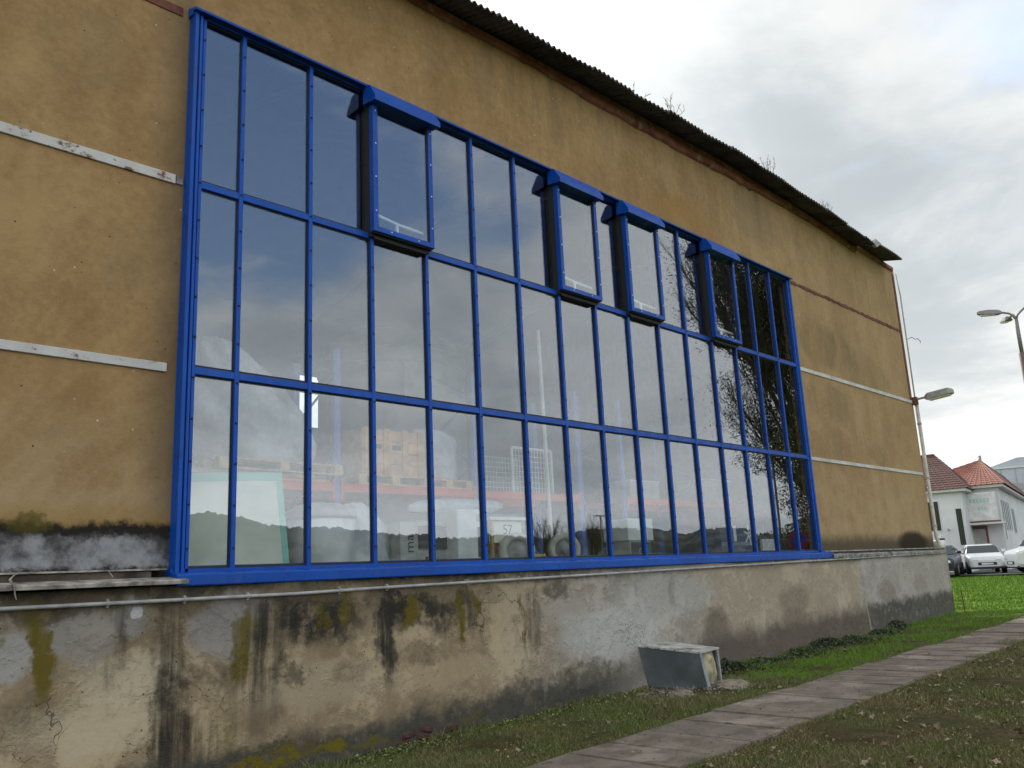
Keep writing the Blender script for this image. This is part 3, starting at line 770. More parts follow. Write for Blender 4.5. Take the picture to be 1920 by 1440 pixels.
# ---- glazing
MULL = [4.062 + .8225 * k for k in range(15)]   # posts between bays; the first bay is narrow
EDGE = [FX0 + .1] + MULL + [FX1 - .085]
ROWZ = [1.80, 3.617, 5.492, 7.33]
o4 = [(FX0 + .02, 1.79), (FX1 - .02, 1.79), (FX1 - .02, 7.36), (FX0 + .02, 7.36)]; i4 = [(FX0 + .12, 1.83), (FX1 - .10, 1.83), (FX1 - .10, 7.30), (FX0 + .12, 7.30)]
b = MB(); b.raw([(x, y, z) for y in (.09, .12) for L_ in (o4, i4) for (x, z) in L_], [f for k in range(4) for f in ((k, (k + 1) % 4, 4 + (k + 1) % 4, 4 + k), (8 + k, 12 + k, 12 + (k + 1) % 4, 8 + (k + 1) % 4), (k, 8 + k, 8 + (k + 1) % 4, (k + 1) % 4), (4 + k, 4 + (k + 1) % 4, 12 + (k + 1) % 4, 12 + k))])
win = b.build('window_frame', M['blue'], WH)
b = MB(); b.prism([(FX0, .12), (FX0, -.03), (FX0 + .034, -.03), (FX0 + .038, .004), (FX0 + .055, .004), (FX0 + .059, -.018), (FX0 + .085, -.018), (FX0 + .089, .012), (FX0 + .10, .012), (FX0 + .103, .0), (FX0 + .133, .0), (FX0 + .135, .12)], FZ0 + .03, FZ1 - .03, 'z'); b.build('jamb', M['blue'], win)
b = MB(); b.prism([(FX1 - .12, .09), (FX1 - .12, .0), (FX1 - .052, .0), (FX1 - .048, -.02), (FX1, -.02), (FX1, .12)], FZ0 + .03, FZ1 - .03, 'z'); b.build('jamb', M['blue'], win)
b = MB(); b.prism([(.30, 7.315), (.0, 7.315), (.0, 7.355), (-.075, 7.335), (-.08, 7.352), (-.075, 7.362), (.12, 7.43), (.30, 7.43)], FX0 - .02, FX1 + .02, 'x'); b.build('head_flashing', M['blue'], win)
b = MB(); b.prism([(.30, 1.665), (-.13, 1.65), (-.138, 1.66), (-.138, 1.742), (-.13, 1.752), (.0, 1.775), (.0, 1.80), (.30, 1.80)], FX0 - .03, FX1 + .2, 'x'); b.build('sill', M['blue'], win)
b = MB()
b.prism([(-.0225, .04), (-.0225, .005), (-.018, .0), (.018, .0), (.0225, .005), (.0225, .04)][::-1], 1.80, 7.316, 'z')
b.box(-.016, .016, .058, .085, 1.80, 7.316)
mull_me = b.mesh('mullion', M['blue'])
o_ = BASE['warehouse']
for x in MULL: inst('mullion', mull_me, win, (x - o_[0], -o_[1], 0))
bolts = MB(); screws = MB()
for x in MULL + [FX0 + .118, FX1 - .085]:
    for k in range(14):
        z = 1.98 + k * .392
        bolts.lathe([(.011, 0), (.011, .012), (.005, .016)], 6, Matrix.Translation((x, .0, z)) @ Matrix.Rotation(PI / 2, 4, 'X'))
VENT = {3: 0, 7: 1, 9: 2, 12: 3}
panes = {}
for r in range(3):
    z0, z1 = ROWZ[r], ROWZ[r + 1]
    for i in range(16):
        xa, xb = EDGE[i] + (.023 if i else .035), EDGE[i + 1] - (.023 if i < 15 else .035)
        if r and not (r == 2 and i in VENT):  # transom under this pane
            b = MB(); b.prism([(.042, z0 - .038), (.012, z0 - .036), (.007, z0 - .031), (.007, z0 + .031), (.012, z0 + .036), (.042, z0 + .038)], xa + .002, xb - .002, 'x')
            b.box(xa, xb, .058, .085, z0 - .02, z0 + .02); b.build('transom', M['blue'], win)
        lo, hi = z0 + (.039 if r else .0), z1 - (.039 if r < 2 else .015)
        if r == 2 and i in VENT: continue
        # black gasket round the glass
        b = MB()
        b.box(xa, xa + .012, .034, .054, lo, hi); b.box(xb - .012, xb, .034, .054, lo, hi); b.box(xa + .012, xb - .012, .034, .054, lo, lo + .022); b.box(xa + .012, xb - .012, .034, .054, hi - .012, hi)
        b.build('gasket', M['gasket'], win)
        hw, hh = (xb - xa) / 2 - .010, (hi - lo) / 2 - .010
        key = (round(hw, 4), round(hh, 4))
        if key not in panes:
            b = MB(); b.box(-hw, hw, -.004, .004, -hh, hh); panes[key] = b.mesh('pane', M['glass'])
        inst('pane', panes[key], win, ((xa + xb) / 2 - o_[0], .044 - o_[1], (lo + hi) / 2), (R_.uniform(-.0012, .0012), 0, R_.uniform(-.0016, .0016)))
# projecting vents with a hood
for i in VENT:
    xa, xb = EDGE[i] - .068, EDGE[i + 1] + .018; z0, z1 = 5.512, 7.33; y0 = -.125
    b = MB()
    t = .065
    b.box(xa, xa + t, y0, -.045, z0, z1 - .12); b.box(xb - t, xb, y0, -.045, z0, z1 - .12); b.box(xa + t, xb - t, y0, -.045, z0, z0 + t); b.box(xa + t, xb - t, y0, -.045, z1 - .2, z1 - .12)
    b.build('vent_frame', M['blue'], win, bev=.004)
    b = MB(); e_ = .012; b.box(xa + e_, xa + t, -.0445, .055, z0 - .04, z1 - .12); b.box(xb - t, xb - e_, -.0445, .055, z0 - .04, z1 - .12); b.box(xa + t, xb - t, -.0445, .055, z0 - .06, z0 + t - .004); b.box(xa + e_, xb - e_, -.1, -.0452, z0 - .012, z0 - .003); b.build('vent_shade_base', M['gasket'], win)  # black boxes added to draw the dark shade and reflection behind the vent
    b = MB(); b.prism([(.0, 7.12), (-.236, 7.095), (-.236, 7.160), (-.125, 7.330), (.0, 7.350)], xa - .05, xb + .05, 'x'); b.build('vent_hood', M['blue'], win)
    b = MB(); b.box(xa + t + .002, xb - t - .002, y0 + .03, y0 + .038, z0 + t + .002, z1 - .202); b.build('vent_pane', M['glass'], win)
    b = MB(); b.box(xa + t, xa + t + .014, y0 + .02, y0 + .05, z0 + t, z1 - .2); b.box(xb - t - .014, xb - t, y0 + .02, y0 + .05, z0 + t, z1 - .2); b.build('gasket', M['gasket'], win)
    b = MB(); b.tube([(xa + t, .02, z0 + .28), ((xa + xb) / 2, .03, z0 + .24), (xb - t, .02, z0 + .22)], .022, 6); b.tube([((xa + xb) / 2, .03, z0 + .24), ((xa + xb) / 2, .02, z0 + .06)], .02, 6); b.build('vent_opener', M['white'], win)
    for s_ in range(4):
        z = z0 + .25 + s_ * .42
        for x in (xa + t / 2, xb - t / 2): screws.lathe([(.010, 0), (.010, .006), (.004, .009)], 8, Matrix.Translation((x, y0, z)) @ Matrix.Rotation(PI / 2, 4, 'X'))
    for x in (xa + .25, xb - .25): screws.lathe([(.010, 0), (.010, .006), (.004, .009)], 8, Matrix.Translation((x, y0, z0 + t / 2)) @ Matrix.Rotation(PI / 2, 4, 'X'))
o = bolts.build('bolts', M['bolt'], win); o['kind'] = 'stuff'
o = screws.build('screws', M['screw'], win); o['kind'] = 'stuff'

# ------------------------------------------------------------------ inside the warehouse
FL = 1.45


def rack(name, xs_, label, beamz=2.92):
    t = thing(name, (xs_[0], 2.5, FL), label, 'storage rack')
    for x in xs_:
        for y in (2.5, 3.55):
            b = MB(); b.box(x - .05, x + .05, y, y + .07, FL, 4.9); b.build('upright', M['rack_blue'], t)
        b = MB()
        for k in range(6): b.tube([(x, 2.57 if k % 2 else 3.55, FL + .3 + k * .55), (x, 3.55 if k % 2 else 2.57, FL + .85 + k * .55)], .018, 4)
        b.build('brace', M['rack_blue'], t)
    for a, c_ in zip(xs_[:-1], xs_[1:]):
        for y in (2.49, 3.56):
            b = MB(); b.box(a + .055, c_ - .055, y, y + .05, beamz - .07, beamz + .05); b.box(a + .05, a + .09, y - .01, y + .06, beamz - .2, beamz + .1); b.box(c_ - .09, c_ - .05, y - .01, y + .06, beamz - .2, beamz + .1)
            b.build('beam', M['rack_red'], t)
    return t


rack('pallet_rack', [4.27, 6.96, 9.65, 12.27], 'blue and orange pallet rack loaded with crates, behind the left half of the glass')
rack('pallet_rack', [13.6, 16.3, 19.0], 'blue and orange pallet rack behind the right half of the glass')


def pallet(base, label, rz=0.0, sz=(1.2, .8)):
    t = thing('pallet', base, label, 'pallet', 'pallets on the rack', rz, local=True)
    L, W = sz
    bm_ = MB(); bm_.box(-L / 2, L / 2, -.06, .06, -.011, .011); me = bm_.mesh('deck_board', M['wood'])
    for k in range(5): inst('deck_board', me, t, (0, -W / 2 + .06 + k * (W - .12) / 4, .133))
    for k in range(3): inst('deck_board', me, t, (0, -W / 2 + .06 + k * (W - .12) / 2, .011))
    bk = MB(); bk.box(-.07, .07, -.06, .06, -.05, .05); me = bk.mesh('block', M['wood'])
    for i in range(3):
        for j in range(3): inst('block', me, t, ((i - 1) * (L / 2 - .07), (j - 1) * (W / 2 - .06), .072))
    return t


BZ = 2.975
pallet((6.08, 2.9, BZ + .10), 'pale pallet under the shrouded heap on the rack', .05, (1.9, .9))
pallet((8.0, 2.95, BZ), 'pallet under the wooden crate on the rack', 0, (1.35, .9))
pallet((9.1, 3.0, BZ), 'pallet under the film wrapped bale on the rack', 0, (1.0, .9))
# loose bars under the left pallet
b = MB(); b.box(4.5, 6.85, 2.55, 3.5, BZ, BZ + .04); b.box(4.6, 6.6, 2.52, 2.6, BZ + .045, BZ + .095); tag(b.build('plank', M['wood'], base=(5.6, 3, BZ)), 'long thin plank deck lying on the orange beams beneath the left pallet', 'plank')


def heap(name, pts, m, label, cat, seed, amp=.06, nseg=34, nr=20):
    """draped mass: rings (z, cx, cy, rx, ry)"""
    rr = random.Random(seed); b = MB(); vs = []; fs = []
    ph = [(rr.uniform(0, 6), rr.randint(2, 9), rr.uniform(2, 9)) for _ in range(7)]
    P_ = np.array(pts); zi = np.linspace(0, len(pts) - 1, nr)
    for i, t in enumerate(zi):
        row = [np.interp(t, range(len(pts)), P_[:, j]) for j in range(5)]
        for k in range(nseg):
            a = 2 * PI * k / nseg
            w_ = sum(math.sin(n_ * a + p_ + s_ * row[0]) for (p_, n_, s_) in ph) / 7 * amp * 2.2
            vs.append((row[1] + (row[3] + w_) * math.cos(a), row[2] + (row[4] + w_) * math.sin(a), row[0] + w_ * .4 * (0 < i < nr - 1)))
    for i in range(nr - 1):
        for k in range(nseg): fs.append((i * nseg + k, i * nseg + (k + 1) % nseg, (i + 1) * nseg + (k + 1) % nseg, (i + 1) * nseg + k))
    fs.append(tuple(range(nseg - 1, -1, -1))); fs.append(tuple((nr - 1) * nseg + k for k in range(nseg)))
    b.raw(vs, fs)
    return tag(b.build(name, m, smooth=True, base=(pts[0][1], pts[0][2], pts[0][0])), label, cat)


heap('shrouded_load', [(3.23, 6.0, 2.95, .80, .42), (3.5, 5.95, 2.95, .92, .46), (3.9, 5.8, 2.95, .90, .46), (4.3, 5.6, 2.95, .68, .42), (4.65, 5.35, 2.95, .42, .32), (4.85, 5.25, 2.95, .16, .14)], M['film'],
     'crumpled white plastic sheet over a heap on the rack, top left', 'covered load', 3, .07)
t = thing('wooden_crate', (8.0, 2.95, BZ + .145), 'orange brown wooden crate with hand holes on the rack', 'crate')
for k in range(4):
    for s_, y in ((0, 2.55), (1, 3.33)):
        z = BZ + .15 + k * .17
        b = MB(); b.box(7.42, 8.58, y, y + .02, z, z + .16); b.build('board', M['ply'], t)
for x in (7.5, 7.85, 8.2, 8.5):
    b = MB(); b.box(x - .05, x + .05, 2.525, 2.549, BZ + .15, BZ + .84); b.build('batten', M['ply'], t)
for x in (7.42, 8.56): b = MB(); b.box(x, x + .02, 2.571, 3.329, BZ + .15, BZ + .83); b.build('side_panel', M['ply'], t)
b = MB(); b.box(7.66, 7.76, 2.535, 2.5489, BZ + .54, BZ + .6); b.box(7.97, 8.12, 2.535, 2.5489, BZ + .54, BZ + .6); b.build('hand_hole', M['dark'], t)
heap('wrapped_bale', [(BZ + .15, 9.12, 2.98, .40, .36), (BZ + .3, 9.12, 2.98, .43, .38), (BZ + .75, 9.1, 2.98, .43, .38), (BZ + .85, 9.1, 2.98, .40, .36), (BZ + .95, 9.0, 2.98, .28, .26), (BZ + 1.0, 8.95, 2.98, .12, .1)], M['film'],
     'square bale in white film beside the wooden crate on the rack', 'bale', 8, .025)
# wire cage
t = thing('wire_cage', (11.1, 3.0, BZ), 'pale wire mesh cage box on the third rack bay', 'cage')
for (y,) in ((2.6,), (3.4,)):
    b = MB()
    for k in range(13): b.box(10.6 + k * .08, 10.61 + k * .08, y, y + .008, BZ, BZ + .75)
    for k in range(9): b.box(10.6, 11.57, y - .008, y, BZ + k * .09, BZ + .008 + k * .09)
    b.build('mesh_side', M['white'], t)
b = MB(); b.box(10.58, 11.6, 2.58, 2.62, BZ + .75, BZ + .79); b.box(10.56, 10.60, 2.58, 2.62, BZ, BZ + .75); b.box(11.575, 11.615, 2.58, 2.62, BZ, BZ + .75); b.build('cage_frame', M['white'], t)
for (x0, x1, h, lab) in ((14.0, 15.0, .35, 'low pale carton on the right hand rack, nearer the glass middle'), (16.8, 17.9, .5, 'taller pale carton on the right hand rack, by its end')):
    t = thing('carton', ((x0 + x1) / 2, 3, BZ), lab, 'carton'); b = MB(); b.box(x0, x1, 2.65, 3.4, BZ, BZ + h); b.build('box_body', M['carton'], t, bev=.01)
    b = MB(); b.box(x0 - .01, x1 + .01, 2.64, 3.41, BZ + h + .002, BZ + h + .03); b.build('lid', M['white'], t)
# storage tank
t = thing('storage_tank', (12.0, 7.6, FL), 'large pale cylindrical tank standing behind the rack', 'tank')
b = MB(); b.lathe([(1.62, FL), (1.65, FL + .05), (1.65, 6.3), (1.62, 6.45)], 48, Matrix.Translation((12.0, 7.6, 0))); b.build('shell', M['tank'], t, smooth=True)
b = MB(); b.lathe([(1.62, 6.451), (1.5, 6.75), (1.1, 7.0), (.5, 7.12), (.05, 7.14)], 48, Matrix.Translation((12.0, 7.6, 0))); b.build('dome', M['tank'], t, smooth=True)
for z in (6.1, 6.4): b = MB(); b.lathe([(1.655, z), (1.68, z + .01), (1.68, z + .05), (1.655, z + .06)], 48, Matrix.Translation((12.0, 7.6, 0))); b.build('hoop', M['carton'], t)
b = MB(); b.box(11.0, 11.5, 5.93, 6.05, 5.3, 6.0); b.build('hatch', M['carton'], t)
# teal edged board leaning close to the glass
t = thing('leaning_board', (4.4, .8, FL), 'pale board with teal taped edges leaning behind the bottom left panes', 'board')
Mb = Matrix.Translation((5.16, .74, FL)) @ Matrix.Rotation(math.radians(-5), 4, 'X') @ Matrix.Rotation(math.radians(-3.2), 4, 'Y')
b = MB(); b.box(-1.5, -.075, 0, .02, .0, 1.30, Mb); b.build('panel', M['board'], t)
b = MB(); b.box(-1.5, .0, -.003, .022, 1.301, 1.39, Mb); b.box(-.0745, .0, -.003, .022, 0, 1.30, Mb); b.build('edge_tape', M['teal'], t)
# drum and tubs
t = thing('plastic_drum', (6.1, 1.7, FL), 'white plastic drum with a domed lid beside the teal edged board', 'drum')
Md = Matrix.Translation((6.05, 1.55, 0))
b = MB(); b.lathe([(.36, FL), (.40, FL + .04), (.42, FL + .5), (.42, FL + .9), (.40, FL + .93)], 28, Md); b.build('drum_body', M['white'], t, smooth=True)
b = MB(); b.lathe([(.43, FL + .932), (.44, FL + .96), (.40, FL + 1.05), (.22, FL + 1.12), (.05, FL + 1.14)], 28, Md); b.build('lid', M['film'], t, smooth=True)
heap('sack', [(FL, 6.75, 1.6, .30, .28), (FL + .3, 6.75, 1.6, .36, .3), (FL + .8, 6.7, 1.6, .33, .28), (FL + 1.05, 6.62, 1.6, .22, .2), (FL + 1.15, 6.6, 1.6, .08, .08)], M['film'], 'slumped white sack just right of the plastic drum', 'sack', 21, .04)
heap('roll_of_lagging', [(2.52, 8.0, 2.0, .02, .02), (2.54, 8.6, 2.0, .8, .12), (2.63, 8.75, 2.0, .95, .15), (2.72, 8.9, 2.0, .8, .12), (2.76, 9.2, 2.0, .1, .05)], M['film'], 'long white roll of lagging slung below the orange beam', 'lagging roll', 5, .02)
t = thing('dark_machine', (8.2, 1.5, FL), 'dark grey boxed machine between the blue upright and the white cabinet', 'machine')
b = MB(); b.box(7.35, 7.95, 1.3, 1.9, FL, FL + .92); b.build('housing', M['carton'], t, bev=.02)
b = MB(); b.box(7.38, 7.92, 1.27, 1.298, FL + .55, FL + .85); b.build('front_panel', M['dark'], t); b = MB(); b.box(7.5, 7.62, 1.27, 1.299, FL + .3, FL + .45); b.build('badge', M['machine_red'], t)
text('ma', .2, M['ink'], t, (7.22 - 8.2 + .03, 1.31 - 1.5, .62), (PI / 2, -PI / 2, 0))
b = MB(); b.box(7.10, 7.349, 1.32, 1.9, FL, FL + .9); b.build('side_carton', M['carton'], t)
t = thing('white_cabinet', (8.15, 1.2, FL), 'white enamelled cabinet with a dark slot behind the sixth bay', 'cabinet')
b = MB(); b.box(7.86, 8.40, 1.05, 1.65, FL, FL + 1.06); b.build('body', M['white'], t, bev=.012)
b = MB(); b.box(8.22, 8.27, 1.043, 1.049, FL + .42, FL + .82); b.build('slot', M['dark'], t); b = MB(); b.box(8.2, 8.33, 1.043, 1.049, FL + .9, FL + 1.0); b.build('badge', M['carton'], t)
# wheeled machine
t = thing('wheeled_compressor', (9.3, 1.6, FL), 'blue and yellow wheeled machine with pale tyres and panel numbered 57', 'machine')


def wheel(x, y, z, r, w_, par, mt, mr_):
    Mw = Matrix.Translation((x, y, z)) @ Matrix.Rotation(-.6, 4, 'Z') @ Matrix.Rotation(PI / 2, 4, 'X')
    b = MB(); b.lathe([(r * .62, -w_ / 2), (r * .92, -w_ / 2), (r, -w_ / 3), (r, w_ / 3), (r * .92, w_ / 2), (r * .64, w_ / 2), (r * .60, w_ / 2 - .05)], 24, Mw); o = b.build('tyre', mt, par, smooth=True)
    b = MB(); b.lathe([(r * .58, w_ / 2 - .06), (r * .58, w_ / 2 - .048), (r * .34, w_ / 2 - .02), (r * .3, w_ / 2 + .002), (r * .12, w_ / 2 + .02)], 16, Mw); b.build('rim', mr_, par, smooth=True)
    return o


wheel(9.02, 1.1, FL + .49, .26, .22, t, M['tyre_pale'], M['galv']); wheel(10.05, 1.1, FL + .50, .25, .2, t, M['tyre_pale'], M['galv'])
b = MB(); b.box(8.75, 9.72, 1.3, 1.9, FL + .3, FL + .45); b.build('chassis', M['machine_blue'], t, bev=.02)
b = MB(); b.box(8.72, 9.36, 1.28, 1.34, FL + .62, FL + .92); b.build('panel', M['board'], t); text('57', .2, M['ink'], t, (9.04 - 9.3, 1.275 - 1.6, .80), (PI / 2, 0, 0))
b = MB(); b.box(8.66, 9.4, 1.24, 1.85, FL + .94, FL + .985); b.build('canopy', M['white'], t); b = MB(); b.box(8.68, 9.62, 1.5, 1.9, FL + .99, FL + 1.05); b.box(9.42, 9.66, 1.35, 1.9, FL + .46, FL + .99); b.build('hood', M['machine_blue'], t)
for x in (8.70, 9.34): b = MB(); b.box(x, x + .04, 1.26, 1.30, FL + .1, FL + .93); b.build('post', M['machine_yellow'], t)
b = MB(); b.lathe([(.09, 0), (.11, .05), (.11, .45), (.09, .5)], 16, Matrix.Translation((8.8, 1.42, FL + .54)) @ Matrix.Rotation(PI / 2, 4, 'Y')); b.build('motor', M['machine_red'], t, smooth=True)
b = MB(); b.tube([(9.7, 1.3, FL + .5), (9.7, 1.3, FL + .88), (9.98, 1.3, FL + .88), (9.98, 1.3, FL + .5)], .014, 6); b.build('handle', M['dark'], t)
b = MB(); b.prism([(9.4, FL + .1), (9.9, FL + .1), (9.75, FL + .45), (9.5, FL + .45)], 1.2, 1.26, 'y'); b.build('stand', M['machine_yellow'], t)
b = MB(); b.tube([(10.35, 1.2, FL + .75), (10.62, 1.15, FL + .02)], .016, 8); tag(b.build('white_rod', M['white'], base=(10.6, 1.2, FL)), 'thin white rod leaning to the right of the pale tyre', 'rod')
b = MB(); b.tube([(11.05, 2.2, FL), (10.98, 2.2, 5.8)], .035, 8); tag(b.build('white_pipe', M['white'], base=(11, 2.2, FL)), 'tall thin white upright pipe in the middle of the glass front', 'pipe')
t = thing('stacked_carton', (11.9, 1.2, FL), 'tall printed carton marked CE behind the ninth bay', 'carton')
b = MB(); b.box(11.6, 12.2, 1.0, 1.5, FL, FL + .62); b.build('lower_box', M['carton'], t, bev=.008); b = MB(); b.box(11.55, 12.25, .98, 1.5, FL + .622, FL + .98); b.build('upper_box', M['white'], t, bev=.008)
b = MB(); b.box(11.62, 12.18, .992, .998, FL + .30, FL + .60); b.build('print_panel', M['dark'], t); text('CE', .14, M['carton'], t, (0, .988 - 1.2, .2 + .24), (PI / 2, 0, 0))
t = thing('blue_display_box', (14.6, .9, FL), 'large navy printed box with a pale spoke emblem behind the bottom right panes', 'box')
b = MB(); b.box(13.98, 15.22, .72, 1.2, FL, FL + .86); b.build('box_body', M['navy'], t, bev=.01)
for z in (FL + .18, FL + .5): b = MB(); b.box(13.985, 15.215, .714, .719, z, z + .07); b.build('printed_band', M['navy_pale'], t)
for k in range(6):
    b = MB(); b.box(.02, .2, -.004, 0, -.018, .018, Matrix.Translation((15.0, .716, FL + .70)) @ Matrix.Rotation(k * PI / 3 + .3, 4, 'Y')); b.build('emblem_stroke', M['white'], t)
b = MB(); b.box(14.42, 14.52, .71, .718, FL + .58, FL + .86); b.build('white_flap', M['white'], t)
b = MB(); b.box(15.55, 16.15, .75, .8, FL, FL + .62); tag(b.build('loose_sheet', M['white'], base=(15.8, .8, FL)), 'low white sheet standing between the navy box and the window end', 'sheet')

# ------------------------------------------------------------------ things fixed to or standing by the wall
t = thing('wall_lamp', (23.1, .05, 5.5), 'grey wedge shaped lamp sticking out from the far corner of the ochre wall', 'wall lamp')
b = MB(); b.box(23.03, 23.17, -.02, .10, 5.42, 5.62); b.build('bracket', M['rust'], t)
b = MB(); b.tube([(23.1, .0, 5.56), (23.14, -.22, 5.585)], .03, 8); b.build('arm', M['lamp_grey'], t)
b = MB(); vs = []
for (yy, w_, z0, z1) in ((-.2, .07, 5.53, 5.63), (-.28, .13, 5.50, 5.68), (-.78, .15, 5.555, 5.725), (-.88, .11, 5.58, 5.69)):
    vs += [(23.16 - w_, yy, z0), (23.16 + w_, yy, z0), (23.16 + w_ * .8, yy, z1), (23.16 - w_ * .8, yy, z1)]
b.raw(vs, [(i * 4 + j, i * 4 + (j + 1) % 4, i * 4 + 4 + (j + 1) % 4, i * 4 + 4 + j) for i in range(3) for j in range(4)] + [(3, 2, 1, 0), (12, 13, 14, 15)]); b.build('housing', M['lamp_grey'], t, bev=.01)
b = MB(); b.raw([(23.04, -.3, 5.485), (23.28, -.3, 5.485), (23.28, -.8, 5.535), (23.04, -.8, 5.535), (23.04, -.3, 5.51), (23.28, -.3, 5.51), (23.28, -.8, 5.56), (23.04, -.8, 5.56)], [(0, 1, 2, 3), (7, 6, 5, 4), (0, 4, 5, 1), (1, 5, 6, 2), (2, 6, 7, 3), (3, 7, 4, 0)]); b.build('diffuser', M['lens'], t)

t = thing('junction_pot', (23.4, .1, 1.7), 'small white pot with a black cap at the end of the ledge', 'fitting')
b = MB(); b.lathe([(.05, 1.72), (.13, 1.78), (.15, 1.95), (.12, 1.97)], 14, Matrix.Translation((23.5, .1, 0))); b.build('pot', M['white'], t, smooth=True)
b = MB(); b.box(23.58, 23.72, .02, .14, 1.93, 2.02); b.build('cap', M['dark'], t); b = MB(); b.tube([(23.5, .1, 1.97), (23.5, .1, 2.2)], .008, 5); b.tube([(23.6, .1, 2.02), (23.7, .1, 2.1), (23.78, .1, 2.06)], .012, 5); b.build('wire', M['white'], t)

# sheet metal duct box jutting out of the plinth
t = thing('duct_box', (10.6, -.5, -.02), 'grey sheet metal duct box with open yellow insulated end jutting from the plinth', 'duct box')
A = [Vector(v) for v in ((10.24, -.06, .02), (10.42, -.95, .035), (10.98, -.84, .05), (10.80, .05, .05))]
B = [Vector(v) for v in ((10.10, -.06, .565), (10.285, -.955, .475), (10.95, -.845, .475), (10.77, .05, .57))]


def lerp(a, b_, t_): return a + (b_ - a) * t_


b = MB(); b.raw([A[0], A[1], B[1], B[0], A[0] + Vector((.03, 0, 0)), A[1] + Vector((.03, 0, 0)), B[1] + Vector((.03, 0, 0)), B[0] + Vector((.03, 0, 0))], [(0, 1, 2, 3), (7, 6, 5, 4), (0, 4, 5, 1), (3, 2, 6, 7), (1, 5, 6, 2), (0, 3, 7, 4)]); b.build('side_panel', M['cabinet'], t)
b = MB(); b.raw([A[3], A[2], B[2], B[3], A[3] - Vector((.03, 0, 0)), A[2] - Vector((.03, 0, 0)), B[2] - Vector((.03, 0, 0)), B[3] - Vector((.03, 0, 0))], [(0, 1, 2, 3), (7, 6, 5, 4), (0, 4, 5, 1), (3, 2, 6, 7), (1, 5, 6, 2), (0, 3, 7, 4)]); b.build('side_panel', M['cabinet'], t)
up = Vector((0, 0, .022)); ov = .012
T_ = [B[0] + Vector((-ov, 0, .003)), B[1] + Vector((-ov, -ov, .003)), B[2] + Vector((ov, -ov, .003)), B[3] + Vector((ov, 0, .003))]
b = MB(); b.raw(T_ + [v + up for v in T_], [(3, 2, 1, 0), (4, 5, 6, 7), (0, 1, 5, 4), (1, 2, 6, 5), (2, 3, 7, 6), (3, 0, 4, 7)])


def lid_f(g):
    n = g.noise(6.0, 6, .7); c = g.mix(g.mr(n, .35, .65), (0.36, 0.36, 0.34), (0.56, 0.56, 0.53)); x, y, z = g.sep(g.P())
    k = g.mul(g.mr(g.noise(4.5, 5, .65), .46, .58), g.mr(x, 10.75, 10.35, .25, 1.0))
    c = g.mix(k, c, (0.085, 0.080, 0.028))
    return {'color': c, 'normal': g.bump(g.noise(20, 5), .4, .01)}


b.build('lid', mat('stained lid', lid_f, .6), t)
# end flanges round the insulation
fw = .085
e0, e1, e2, e3 = A[1], A[2], B[2], B[1]
i0, i3 = lerp(e0, e1, .20), lerp(e3, e2, .12); i1, i2 = lerp(e0, e1, .93), lerp(e3, e2, .90)
dn = Vector((.0, -.010, 0)); bk = Vector((.01, .03, 0))
for (p0, p1, p2, p3) in ((e0, i0, i3, e3), (i1, e1, e2, i2)):
    pts = [p + dn for p in (p0, p1, p2, p3)] + [p + bk for p in (p0, p1, p2, p3)]
    b = MB(); b.raw(pts, [(0, 1, 2, 3), (7, 6, 5, 4), (0, 4, 5, 1), (1, 5, 6, 2), (2, 6, 7, 3), (3, 7, 4, 0)]); b.build('end_flange', M['cabinet_edge'], t)
b = MB(); nn = 12; vs = []
for i in range(nn + 1):
    for j in range(nn + 1):
        u, v_ = i / nn, j / nn
        q_ = lerp(lerp(i0, i1, u), lerp(i3, i2, u), v_)
        edge = min(u, 1 - u, v_, 1 - v_)
        vs.append(q_ + Vector((.0, .055 - .05 * min(1, edge * 4) + R_.uniform(-.012, .012) + .012 * math.sin(u * 9 + v_ * 7), 0)))
b.raw(vs, [(i * (nn + 1) + j, (i + 1) * (nn + 1) + j, (i + 1) * (nn + 1) + j + 1, i * (nn + 1) + j + 1) for i in range(nn) for j in range(nn)]); b.build('insulation', M['wool'], t, smooth=True)
b = MB(); b.raw([A[0] + Vector((0, 0, -.02)), A[1] + Vector((0, -.03, -.02)), A[2] + Vector((.02, -.03, -.02)), A[3] + Vector((0, 0, -.02)), A[0], A[1] + Vector((0, -.03, 0)), A[2] + Vector((.02, -.03, 0)), A[3]], [(3, 2, 1, 0), (4, 5, 6, 7), (0, 1, 5, 4), (1, 2, 6, 5), (2, 3, 7, 6), (3, 0, 4, 7)]); b.build('base_tray', M['fascia'], t)

